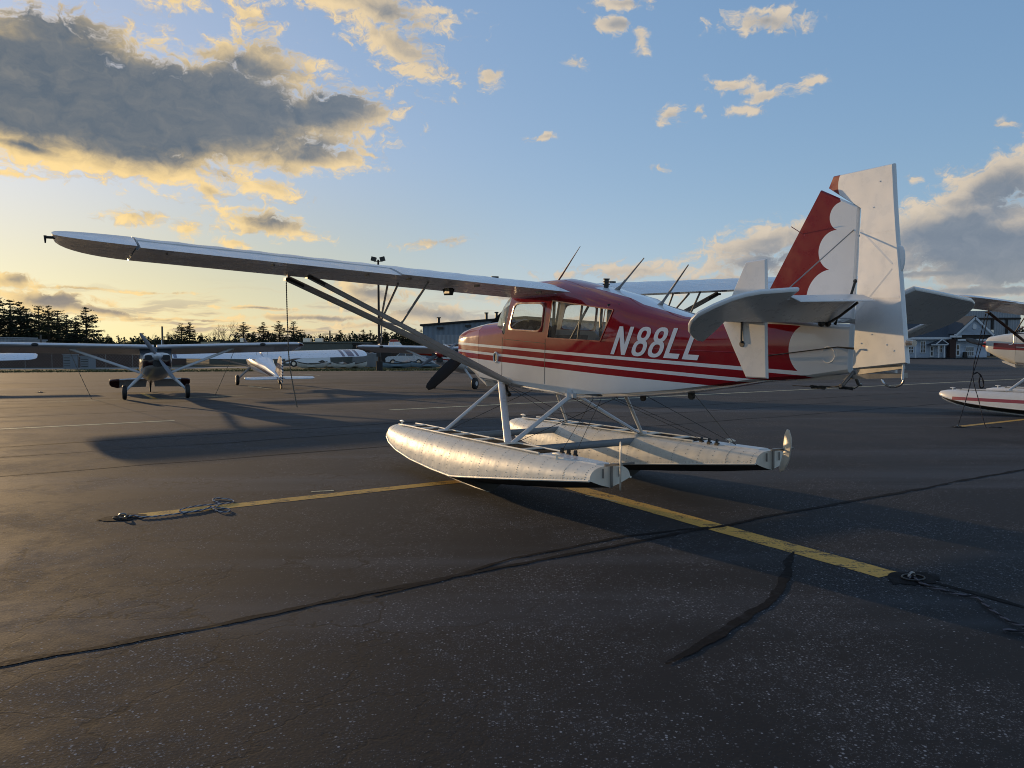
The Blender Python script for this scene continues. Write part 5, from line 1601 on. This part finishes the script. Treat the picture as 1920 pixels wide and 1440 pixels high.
# gabled entrance wing
gx0, gx1, gp_, gz0, gz1 = hx(1785) - ox, hx(1848) - ox, hx(1817) - ox, hz(628), hz(599)
g = MB(); g.loft([[(a, y, b) for a, b in ((gx0, gz0), (gx1, gz0), (gp_, gz1))] for y in (-1.2, 4.8)]); gb_ = g.build('gable', M['siding'], house, smooth=0)
for a, b in (((gx0 - .3, gz0 - .12), (gp_, gz1 + .22)), ((gx1 + .3, gz0 - .12), (gp_, gz1 + .22))):
    q = MB(); q.bar((a[0], -1.35, a[1]), (b[0], -1.35, b[1]), .3, .34, up=(0, 1, 0)); q.build('rake_board', M['trim'], gb_, smooth=0)
    q = MB(); q.loft([[(a[0], y, a[1] + .18), (b[0], y, b[1] + .18), (b[0], y, b[1] + .30), (a[0], y, a[1] + .30)] for y in (-1.5, 5)]); q.build('gable_roof', M['roofdark'], gb_, smooth=0)
q = MB(); q.tube([(gp_, -1.24, (gz0 + gz1) / 2 + .05), (gp_, -1.30, (gz0 + gz1) / 2 + .05)], .42, 18); q.v = [(gp_ + (a - gp_) * .75, b, c) for a, b, c in q.v]; q.build('oval_vent', M['trim'], gb_)
q = MB(); q.bar((gx0 - 1.0, -1.3, gz0 - .25), (gx0 + .6, -1.3, gz0 - .25), .3, .3, up=(0, 1, 0)); q.build('gable_return', M['trim'], gb_, smooth=0)
q = MB(); q.box(((gx0 + gx1) / 2, 1.6, gz0 / 2 - .1), (gx1 - gx0 - .1, 4, gz0 - .2)); q.build('entry_wall', M['siding'], house, smooth=0)
q = MB(); q.box((gx0 - .42, .2, ze / 2 - .1), (.9, 2.4, ze - .1)); q.build('brick_pier', M['brick'], house, smooth=0)
q = MB(); q.box(((gx0 + gx1) / 2, -.6, gz0 - .30), (gx1 - gx0, 1.0, .5)); q.build('porch_beam', M['dark_wall'], house, smooth=0)
q = MB(); q.box(((gx0 + gx1) / 2 + .1, -1.14, hz(637.5)), (gx1 - gx0 - .2, .12, .26)); q.build('porch_fascia', M['trim'], house, smooth=0)
def window(parent, u0, u1, v0, v1, cols, rows, y=-.05, frame=None):
    xa, xb, za, zb = hx(u0) - ox, hx(u1) - ox, hz(v1), hz(v0)
    f = MB(); b = .10
    f.box(((xa + xb) / 2, y, za + b / 2), (xb - xa, .10, b)); f.box(((xa + xb) / 2, y, zb - b / 2), (xb - xa, .10, b))
    for i in range(cols + 1):
        x = xa + b / 2 + (xb - xa - b) * i / cols; f.box((x, y - .004, (za + zb) / 2), (b, .10, zb - za - .002))
    for j in range(1, rows):
        f.box(((xa + xb) / 2, y, za + (zb - za) * j / rows), (xb - xa - .004, .09, b * .8))
    fr = f.build('window', M['trim'], parent, smooth=0)
    for i in range(cols):
        for j in range(rows):
            p = MB(); pa = xa + b + (xb - xa - b) * i / cols; pb = xa + (xb - xa - b) * (i + 1) / cols
            qa = za + b * .5 + (zb - za) * j / rows; qb = za - b * .5 + (zb - za) * (j + 1) / rows
            p.box(((pa + pb) / 2, y + .02, (qa + qb) / 2), (pb - pa, .02, qb - qa)); p.build('pane', M['dglass'], fr, smooth=0)
    return fr
window(house, 1702, 1713, 641, 662, 2, 3)
window(house, 1725, 1735, 639, 662, 2, 3)
window(house, 1757, 1767, 646, 661, 2, 2)
window(house, 1807, 1823, 650, 668, 4, 2, y=-.46)
def door(parent, u0, u1, v0, v1, y, glass=True):
    xa, xb, za, zb = hx(u0) - ox, hx(u1) - ox, hz(v1), hz(v0)
    d = MB(); d.box(((xa + xb) / 2, y, (za + zb) / 2), (xb - xa, .1, zb - za)); o = d.build('door', M['trim'], parent, smooth=0)
    if glass:
        for a, b in ((.12, .46), (.56, .9)):
            p = MB(); p.box(((xa + xb) / 2, y - .06, za + (zb - za) * (a + b) / 2), ((xb - xa) * .42, .03, (zb - za) * (b - a))); p.build('pane', M['dglass'], o, smooth=0)
door(house, 1743, 1750, 648, 669, -.06)
door(house, 1788, 1797, 645, 668, -.46)
pr = MB(); xa, xb, xc = hx(1737) - ox, hx(1768) - ox, hx(1757) - ox
pr.loft([[(xa, y0_, hz(646)), (xc, y0_, hz(638)), (xb, y0_, hz(646))] for y0_ in (-1.3, -.02)]); po = pr.build('porch_roof', M['roofdark'], house, smooth=0)
for a, b in (((xc - .9, hz(645.5)), (xc, hz(638) + .12)), ((xb + .1, hz(645.5)), (xc, hz(638) + .12))):
    q = MB(); q.bar((a[0], -1.36, a[1]), (b[0], -1.36, b[1]), .1, .16, up=(0, 1, 0)); q.build('porch_trim', M['trim'], po, smooth=0)
q = MB(); q.box(((xa + xb) / 2, -1.36, hz(646.5)), (xb - xa, .1, .14)); q.build('porch_trim', M['trim'], po, smooth=0)
for u in (1752, 1762, 1709):
    q = MB(); q.box((hx(u) - ox, -1.2, hz(659)), (.14, .14, hz(647) - hz(672))); q.build('porch_post', M['trim'], house, smooth=0)
q = MB(); q.box((hx(1804) - ox, -.8, .5), (.5, .4, .9)); q.build('waste_bin', M['dark'], None, smooth=0).location = (ox, D, 0)
tag(bpy.data.objects['waste_bin'], 'small dark bin by the house glass doors', 'bin')
sheet('footpath', [(hx(1600), D - 2.2), (hx(1940), D - 2.2), (hx(1940), D), (hx(1600), D)], simple('dark_kerb_strip', (.05, .052, .055), .9), .11)
# big grey hangar behind the house
D2 = 152
x0, x1 = px_at(1786, D2), px_at(1912, D2); zt = pz_at(1850, 583, D2)
gh = empty('grey_hangar', loc=(x0, D2, 0)); tag(gh, 'large flat grey hangar with dark door joints rising behind the house', 'hangar')
w = MB(); w.box(((x1 - x0) / 2, 10, zt / 2), (x1 - x0, 20, zt)); w.build('wall', M['hangar_grey'], gh, smooth=0)
q = MB(); q.box(((x1 - x0) / 2, -.12, pz_at(1850, 597.5, D2)), (x1 - x0, .2, .35)); q.build('door_track', M['dark_wall'], gh, smooth=0)
for u in (1806, 1833, 1859, 1886):
    z = pz_at(1850, 598, D2); q = MB(); q.box((px_at(u, D2) - x0, -.10, z / 2), (.45, .16, z)); q.build('door_joint', M['dark_wall'], gh, smooth=0)
q = MB(); q.box((px_at(1854, D2 - 20) - x0, -20, pz_at(1854, 623, D2 - 20)), (1.0, .8, .8)); q.build('roof_unit', M['alu'], gh, smooth=0)

# ------------------------------------------------------------------ poles, fence, things lying on the verge
def pole(name, label, u, v, D, r0, r1, mat, cat, cross=None, heads=None):
    x = px_at(u, D); z = pz_at(u, v, D)
    root = empty(name, loc=(x, D, 0)); tag(root, label, cat)
    q = MB(); q.tube([(0, 0, -.1), (0, 0, z)], [r0, r1], 10); q.build('shaft', mat, root)
    if cross:
        q = MB(); q.bar((-cross, 0, z - .5), (cross, 0, z - .5), .12, .14); q.build('crossarm', mat, root, smooth=0)
    if heads:
        q = MB(); q.bar((-.34, 0, z - .12), (.34, 0, z - .12), .06, .06); q.build('bracket', mat, root, smooth=0)
        for sg in (-1, 1):
            q = MB(); q.box((sg * .34, -.05, z + .05), (.38, .30, .32), rot=Matrix.Rotation(rad(-14 * sg), 3, 'Y')); q.build('floodlight', M['darksteel'], root, smooth=0)
    return root
M['rust'] = simple('rusty_brown_pole', (.045, .028, .020), .8, vary=.25)
M['timber'] = simple('grey_timber_pole', (.12, .105, .09), .9, vary=.25)
lpole = pole('light_pole', 'tall dark brown pole with twin floodlights showing above the wing', 711, 487, 62, .11, .075, M['rust'], 'light pole', heads=True)
q = MB(); q.tube([(0, 0, -.05), (0, 0, .75)], .26, 12); q.build('concrete_base', M['dark_wall'], lpole)
q = MB(); q.box((-.02, -.22, 1.35), (.30, .22, .5)); q.build('switch_box', M['darksteel'], lpole, smooth=0)
pole('utility_pole', 'bare utility pole behind the silver taildragger propeller', 305, 612, 96, .14, .10, M['timber'], 'utility pole')
pole('utility_pole', 'grey utility pole with a crossarm over the long tan building', 619, 620, 118, .14, .10, M['timber'], 'utility pole', cross=1.1)
pole('utility_pole', 'pale pole standing in front of the tall pines', 77, 628, 90, .13, .10, M['timber'], 'utility pole')
# chain-link fence along the road: posts and rails
fe = empty('chain_link_fence', loc=(-46, 70.6, 0)); tag(fe, 'chain-link fence with thin posts along the pale road', 'fence')
fx0, fx1 = px_at(-60, 76) + 46, px_at(260, 76) + 46
k = 0; x = fx0
while x < fx1:
    q = MB(); q.tube([(x, 5.8, -.1), (x, 5.8, 1.75)], .022, 6); q.build('post', M['steel'], fe); x += 2.6
q = MB(); q.tube([(fx0, 5.8, 1.72), (fx1, 5.8, 1.72)], .015, 6); q.build('top_rail', M['steel'], fe)
me = MB(); x = fx0
while x < fx1:
    me.bar((x, 5.8, .05), (x + 1.6, 5.8, 1.7), .006, .006); me.bar((x + 1.6, 5.8, .05), (x, 5.8, 1.7), .006, .006); x += .3
tag(me.build('wire_mesh', M['steel'], fe, smooth=0, fix=False), kind='stuff')
def crate(name, label, u0, u1, v0, v1, D, mat, cat, depth=1.2, detail=True):
    xa, xb = px_at(u0, D), px_at(u1, D); z1 = pz_at(u0, v0, D)
    root = empty(name, loc=((xa + xb) / 2, D, 0)); tag(root, label, cat)
    q = MB(); q.box((0, depth / 2, z1 / 2 - .02), (xb - xa, depth, z1 + .04)); q.build('body', mat, root, smooth=0)
    q = MB(); q.box((0, depth / 2, z1 + .05), (xb - xa + .12, depth + .12, .08)); q.build('lid', mat, root, smooth=0)
    for i in range(4):
        q = MB(); q.box((0, -.03, z1 * (.2 + .2 * i)), ((xb - xa) * .8, .04, .05)); q.build('louvre', M['darksteel'], root, smooth=0)
    return root
M['cabinet'] = simple('grey_cabinet_paint', (.20, .22, .24), .6, vary=.15)
crate('utility_cabinet', 'grey slatted utility cabinet by the fence, the taller one', 118, 132, 666, 684, 74, M['cabinet'], 'cabinet')
crate('utility_cabinet', 'grey utility cabinet standing nearer the silver taildragger', 150, 166, 669, 688, 72.5, M['cabinet'], 'cabinet')
# covered boat, cars, pale hulls
M['tarp'] = simple('grey_tarpaulin', (.16, .165, .165), .8, vary=.25, scale=2)
def car(label, u, v, D, mat, heading, scale=1.0):
    root = empty('parked_car', loc=(px_at(u, D), D, 0), rz=heading); tag(root, label, 'car', 'cars parked beyond the verge')
    b = MB()
    prof = [(-2.1, .35), (-2.15, .75), (-1.9, .92), (-1.0, .98), (-.45, 1.42), (.75, 1.45), (1.45, 1.0), (2.1, .92), (2.15, .4)]
    b.loft([[(a, y * (1 if z < 1.0 else .82), z) for a, z in prof] for y in (-.86, -.84, .84, .86)]); b.build('body', mat, root, smooth=25)
    for sg in (1, -1):
        for a in ((-.85, -.1), (.0, .72)):
            g = MB(); g.add([(a[0], sg * .872, 1.02), (a[1], sg * .872, 1.02), (a[1], sg * .735, 1.38), (a[0] + (.35 if a[0] < -.5 else 0), sg * .735, 1.38)], [(0, 1, 2, 3)]); g.build('window', M['dglass'], root, smooth=0)
        for x in (-1.35, 1.35):
            w = MB(); w.disc((x, sg * .80, .32), .32, (0, 1, 0), 16, thick=.2); wo = w.build('wheel', M['dark'], root)
            h = MB(); h.disc((x, sg * .80, .32), .18, (0, 1, 0), 12, thick=.215); h.build('rim', M['alu'], wo)
    g = MB(); g.add([(.80, -.70, 1.40), (.80, .70, 1.40), (1.42, .78, 1.02), (1.42, -.78, 1.02)], [(0, 1, 2, 3)]); g.v = [(a + .03, b_, c + .02) for a, b_, c in g.v]; g.build('windscreen', M['dglass'], root, smooth=0)
    return root
M['carwhite'] = simple('white_car_paint', (.70, .71, .72), .2, coat=.8, vary=.05); M['carsilver'] = simple('silver_car_paint', (.30, .33, .36), .25, .5, coat=.8)
M['carblue'] = simple('dark_blue_car_paint', (.03, .05, .10), .2, coat=.8)
car('white car parked behind the white taildragger wing', 578, 676, 78, M['carwhite'], .2)
car('silver car parked behind the pale hulls by the red capped fin', 762, 676, 84, M['carsilver'], .05)
car('dark blue car parked just right of the silver one', 792, 676, 88, M['carblue'], .1)
def hull(label, u, D, L, mat, rz, W=.42, H=.42):
    root = empty('canoe_hull', loc=(px_at(u, D), D, 0), rz=rz); tag(root, label, 'hull', 'pale hulls lying on the verge')
    b = MB(); secs = []
    for i in range(13):
        t = i / 12 * 2 - 1; w = W * max(1 - t * t, .02) ** .6; sheer = H + .22 * t * t
        secs.append([(t * L / 2, -w, sheer), (t * L / 2, -w * .85, .18 + .12 * t * t), (t * L / 2, 0, .02 + .25 * t ** 4), (t * L / 2, w * .85, .18 + .12 * t * t), (t * L / 2, w, sheer)])
    b.loft(secs, closed=False); b.build('shell', mat, root, smooth=50, fix=False)
    g = MB()
    for k in (0, 4): g.tube([s[k] for s in secs], .03, 6)
    g.split('gunwale', M['darksteel'], root)
    for k in (4, 8):
        g = MB(); g.bar(secs[k][0], secs[k][4], .14, .03); g.build('thwart', mat, root, smooth=0)
    return root
M['hullwhite'] = simple('white_hull_gelcoat', (.62, .62, .60), .4, vary=.15); M['hullblue'] = simple('pale_blue_hull_gelcoat', (.24, .33, .42), .4, vary=.15)
for i, (u, D, L, m, rz, lab) in enumerate(((585, 69, 2.6, 'hullwhite', .1, 'white hull lying left of the row, nearest the white taildragger tail'), (620, 69.5, 2.2, 'hullwhite', -.15, 'white hull second from the white taildragger'), (643, 69, 2.0, 'hullwhite', .3, 'short white hull just left of the tarpaulin heap'), (665, 70, 2.2, 'hullwhite', -.1, 'white hull lying in front of the tarpaulin heap'),
                                          (745, 70, 3.4, 'hullblue', .05, 'pale blue hull lying right of the light pole'), (772, 71, 3.2, 'hullblue', -.08, 'pale blue hull in the middle behind the silver wing'), (800, 70, 3.0, 'hullblue', .1, 'pale blue hull nearest the black propeller blade'))):
    hull(lab, u, D, L, M[m], rz)
tp = empty('covered_trailer', loc=(px_at(688, 74), 74, 0)); tag(tp, 'trailer under a hanging grey tarpaulin left of the light pole', 'trailer')
q = MB(); secs = []
for i in range(15):
    t = i / 14 * 2 - 1; x = t * 1.25; top = 1.38 - .14 * abs(t) ** 3 + .03 * math.sin(i * 2.1)
    f = .09 * math.sin(i * 2.6)
    secs.append([(x, -.75 + f, .05), (x, -.66 - f * .6, .7), (x, -.5, top - .08), (x, 0, top), (x, .5, top - .08), (x, .7, .05)])
q.loft(secs, closed=False); q.build('tarpaulin', M['tarp'], tp, smooth=40, fix=False)
for i in range(2):
    w = MB(); w.disc((-.5 + i, -.55, .22), .24, (0, 1, 0), 14, thick=.16); w.build('wheel', M['dark'], tp)

# ------------------------------------------------------------------ trees
def mat_leaf(name, a, b_):
    m, t, bs = principled(name, a, .85, 0, 0, .2)
    oi = t.new('ShaderNodeObjectInfo').outputs['Random']
    tc = t.new('ShaderNodeTexCoord').outputs['Object']
    n = t.m('ADD', t.m('MULTIPLY', t.noise(tc, .9, 3, .6), .7), t.m('MULTIPLY', oi, .3))
    t.link(t.mix(t.ss(n, .3, .7), a, b_), bs.inputs['Base Color'])
    return m
M['pine'] = mat_leaf('dark_pine_needles', (.014, .022, .012), (.035, .042, .020))
M['bark'] = simple('brown_bark', (.05, .038, .030), .95, vary=.3, bumps=.5, bscale=12)
M['twig'] = simple('bare_twig_bark', (.085, .065, .050), .95, vary=.3)
def pine_meshes(seed, h, spread, bare=.25, dens=1.0, irregular=.35):
    rr = random.Random(seed)
    tr = MB(); lf = MB()
    lean = rr.uniform(-.02, .02)
    tr.tube([(lean * z * z * .02, 0, z) for z in (0, h * .3, h * .6, h * .85, h * .98)], [h * .020, h * .016, h * .011, h * .006, h * .002], 8)
    z = h * bare; k = 0
    while z < h * .985:
        t = (z - h * bare) / (h * (1 - bare))
        env = spread * h * (1 - t) ** .72 * (.55 + .45 * min(1, t * 5 + .35))
        nb = rr.choice((4, 5, 5, 6)) if t < .85 else 4
        if rr.random() < irregular * .35: env *= rr.uniform(.45, .8)
        for j in range(nb):
            if rr.random() < irregular * .45: continue
            a = 2 * math.pi * (j + rr.random() * .7) / nb + k * 1.3
            L = env * rr.uniform(1 - irregular, 1.12)
            up = rr.uniform(-.05, .22) + .30 * t
            e = Vector((math.cos(a), math.sin(a), up)).normalized()
            b0 = Vector((0, 0, z)); b1 = b0 + e * L
            tr.tube([b0, b0.lerp(b1, .6) + Vector((0, 0, -L * .03)), b1], [h * .0045, h * .0028, h * .001], 4, cap=False)
            m = max(7, int(L * 27 * dens / (h / 14)))
            for i in range(m):
                q = rr.uniform(.22, 1.03); w = .16 * L * (1 - abs(q - .6)) + .05 * h * .35
                c = b0.lerp(b1, q) + Vector((rr.gauss(0, w * .55), rr.gauss(0, w * .55), rr.gauss(.02 * h * .4, .008 * h)))
                s = h * rr.uniform(.008, .017)
                d1 = Vector((rr.gauss(0, 1), rr.gauss(0, 1), rr.gauss(.15, .35))).normalized() * s
                d2 = d1.cross(Vector((rr.gauss(0, 1), rr.gauss(0, 1), rr.gauss(0, 1)))).normalized() * s * .55
                lf.add([c - d1, c + d2, c + d1 * 1.1, c - d2], [(0, 1, 2, 3)])
        z += h * rr.uniform(.040, .066); k += 1
    return tr, lf
PT_ = []
for i, (sp, bare, dn, ir) in enumerate(((.34, .08, .9, .30), (.40, .14, .85, .5), (.27, .05, 1.0, .3), (.42, .24, .75, .55), (.38, .08, .95, .4))):
    a, b = pine_meshes(40 + i, 12.0, sp, bare, dn, ir)
    ms = []
    for nm, q, mt in (('trunk', a, M['bark']), ('crown', b, M['pine'])):
        me = q.mesh(nm); me.materials.append(mt); ms.append(me)
    PT_.append(ms)
def pine(label, x, y, h, var, group='pines along the skyline'):
    root = empty('pine_tree', loc=(x, y, -.1), rz=(x * 7.3 + y) % 6.28); tag(root, label, 'tree', group)
    root.scale = (h / 12 * (1.35 + .15 * math.sin(x)), h / 12 * (1.35 + .15 * math.cos(y)), h / 12)
    for me, nm in zip(PT_[var], ('trunk', 'crown')):
        o = bpy.data.objects.new(nm, me); COL.objects.link(o); o.parent = root
    return root
def pine_px(label, u, vtop, D, var, group='pines along the skyline'):
    pine(label, px_at(u, D), D, pz_at(u, vtop, D) + .1, var, group)
L_ = [(-62, 548, 150, 3, 'tall ragged pine beyond the photo edge'), (-8, 553, 150, 1, 'tall dense pine at the very edge of the photo'), (22, 560, 158, 3, 'tall ragged pine second from the photo edge'), (40, 566, 165, 4, 'tall pine with bushy top third from the edge'), (52, 578, 172, 1, 'pine tucked behind the tall edge pines'), (74, 571, 160, 3, 'tall open-branched pine behind the pale pole'), (92, 573, 155, 1, 'dense tall pine in the middle of the group by the pale pole'), (110, 580, 170, 3, 'thin open pine in the gap before the lone pine'), (126, 590, 175, 4, 'lower bushy pine beside the lone pine'), (163, 574, 148, 0, 'lone pyramid pine with layered branches at the group end'), (143, 595, 165, 2, 'small pine tucked beside the lone pyramid pine'),
      (203, 626, 190, 2, 'tiny pine alone above the low woods'), (268, 624, 150, 4, 'round topped small pine behind the silver propeller'), (341, 606, 170, 1, 'left of a close pair of pines, silver taildragger side'), (356, 604, 172, 4, 'right of the close pair of pines'), (316, 622, 180, 2, 'small pine beside the close pair'), (378, 624, 180, 2, 'small pine between the pair and the bare tree'),
      (457, 604, 165, 1, 'bushy pine right of the bare tree'), (494, 604, 165, 4, 'bushy pine midway between bare tree and hanging rope'), (524, 602, 166, 1, 'tall pine just left of the hanging rope'), (551, 601, 165, 3, 'open pine just right of the hanging rope'), (474, 622, 190, 2, 'small dark pine behind the bushy pair'), (510, 624, 190, 0, 'small dark pine filling the gap by the rope'),
      (571, 622, 185, 2, 'small pine right of the open pine'), (606, 628, 190, 0, 'low pine left of the crossarm pole'), (632, 628, 200, 2, 'low pine right of the crossarm pole'), (638, 618, 185, 0, 'pointed pine over the end of the tan building'), (655, 624, 180, 2, 'small pointed pine over the dark shed'), (681, 617, 175, 0, 'slim pine left of the light pole'), (695, 619, 178, 2, 'slim pine touching the light pole'), (722, 617, 172, 1, 'bushy pine right of the light pole'), (742, 626, 180, 2, 'small pine under the struts'), (758, 615, 140, 4, 'dense pine under the wing struts'), (778, 616, 150, 1, 'dense pine beside the blue hangar'), (790, 618, 145, 2, 'pine partly hidden by the blue hangar'), (770, 628, 130, 4, 'dark low pine in front of the hangar corner'),
      (1916, 612, 150, 4, 'dark tree beside the large grey hangar'), (1950, 606, 155, 1, 'dark tree beyond the photo edge by the grey hangar')]
for u, v, D, var, lab in L_:
    pine_px(lab, u, v, D, var)
# bare deciduous trees
def bare_tree(label, u, vtop, D, seed, n=6):
    rr = random.Random(seed); h = pz_at(u, vtop, D)
    root = empty('bare_tree', loc=(px_at(u, D), D, -.1)); tag(root, label, 'tree', 'bare trees along the skyline')
    tr = MB(); tw = MB()
    def grow(p, d, L, r, lev):
        q = p + d * L
        (tr if lev < 2 else tw).tube([p, p.lerp(q, .5) + Vector((rr.gauss(0, L * .03), rr.gauss(0, L * .03), 0)), q], [r, r * .8, r * .6], 5 if lev < 2 else 3, cap=False)
        if lev >= 5: return
        for k in range(rr.choice((2, 3, 3)) if lev else 4):
            e = (d + Vector((rr.gauss(0, .42), rr.gauss(0, .42), rr.uniform(-.05, .25)))).normalized()
            grow(p + d * L * rr.uniform(.6, 1.0), e, L * rr.uniform(.58, .80), r * .58, lev + 1)
    grow(Vector((0, 0, 0)), Vector((0, 0, 1)), h * .34, h * .016, 0)
    mz = max(v[2] for v in tw.v); k = h / mz
    for m_ in (tr, tw): m_.v = [(a * k, b * k, c * k) for a, b, c in m_.v]
    tr.build('trunk', M['twig'], root, fix=False); tw.build('crown', M['twig'], root, smooth=0, fix=False)
bare_tree('pale leafless tree standing above the treeline, tallest of the bare ones', 422, 599, 160, 1)
bare_tree('small leafless tree left of the tall bare one', 404, 614, 175, 2)
bare_tree('thin leafless tree between the two bare ones and the bushy pine', 438, 616, 180, 3)
bare_tree('leafless tree just right of the round topped small pine', 290, 622, 190, 4)
bare_tree('thin leafless tree left of the close pair of pines', 327, 617, 190, 5)
bare_tree('small leafless tree over the crossarm pole building', 597, 620, 190, 6)
bare_tree('leafless tree tucked among the tall pines', 116, 592, 185, 7)
# far woods reading as one mass
fw = MB(); rf = random.Random(11)
def shrub(x, y, h, w):
    n = 84
    for i in range(n):
        a = rf.uniform(0, 6.28); q = rf.random() ** .5; z = h * rf.uniform(.02, 1) ; ww = w * (1 - (z / h) ** 1.6) + .2
        c = Vector((x + math.cos(a) * ww * q, y + math.sin(a) * ww * q, z)); s = h * rf.uniform(.025, .062)
        d1 = Vector((rf.gauss(0, 1), rf.gauss(0, .6), rf.gauss(0, .8))).normalized() * s; d2 = d1.cross(Vector((rf.gauss(0, 1), rf.gauss(0, 1), rf.gauss(0, 1)))).normalized() * s * .7
        fw.add([c - d1, c + d2, c + d1, c - d2], [(0, 1, 2, 3)])
for band_, (y0, y1, v0, n) in enumerate(((175, 205, 641, 520), (230, 290, 637, 560), (350, 520, 640, 620))):
    for i in range(n):
        u = rf.uniform(-260, 2180); Dy = rf.uniform(y0, y1)
        top = v0 + rf.uniform(-9, 5) + (0 if u < 1000 else 6)
        if u < 190: top -= rf.uniform(0, 9)
        if 440 < u < 800: top -= rf.uniform(0, 9)
        uc = max(-260, min(u, 2180))
        h = max(2.0, pz_at(uc, top, Dy)); shrub(px_at(uc, Dy), Dy, h, h * .42)
tag(fw.build('far_woods', M['pine'], smooth=0, fix=False), kind='stuff')
bk = MB()
for i in range(120):
    x0 = -420 + i * 8.0
    h0 = 5.2 + 1.6 * mnoise.noise(Vector((i * .35, 3, 0))) + .8 * mnoise.noise(Vector((i * 1.3, 7, 0)))
    bk.add([(x0, 300, -1), (x0 + 8.0, 300, -1), (x0 + 8.0, 303, h0 * .9), (x0 + 4, 302, h0), (x0, 303, h0 * .85), (x0, 330, -1), (x0 + 8, 330, -1)], [(0, 1, 2, 3, 4), (4, 3, 2, 6, 5)])
tag(bk.build('far_woods', M['pine'], smooth=0, fix=False), kind='stuff')
hl = MB(); secs = []
for i in range(60):
    x = -1500 + i * 51; h = 9 + 7 * mnoise.noise(Vector((i * .21, 1.5, 0))) + 3 * mnoise.noise(Vector((i * .9, 4, 0)))
    secs.append([(x, 780, -2), (x, 900, h), (x, 1100, -2)])
hl.loft(secs, closed=False); tag(hl.build('hill', M['pine'], smooth=60, fix=False), kind='structure')
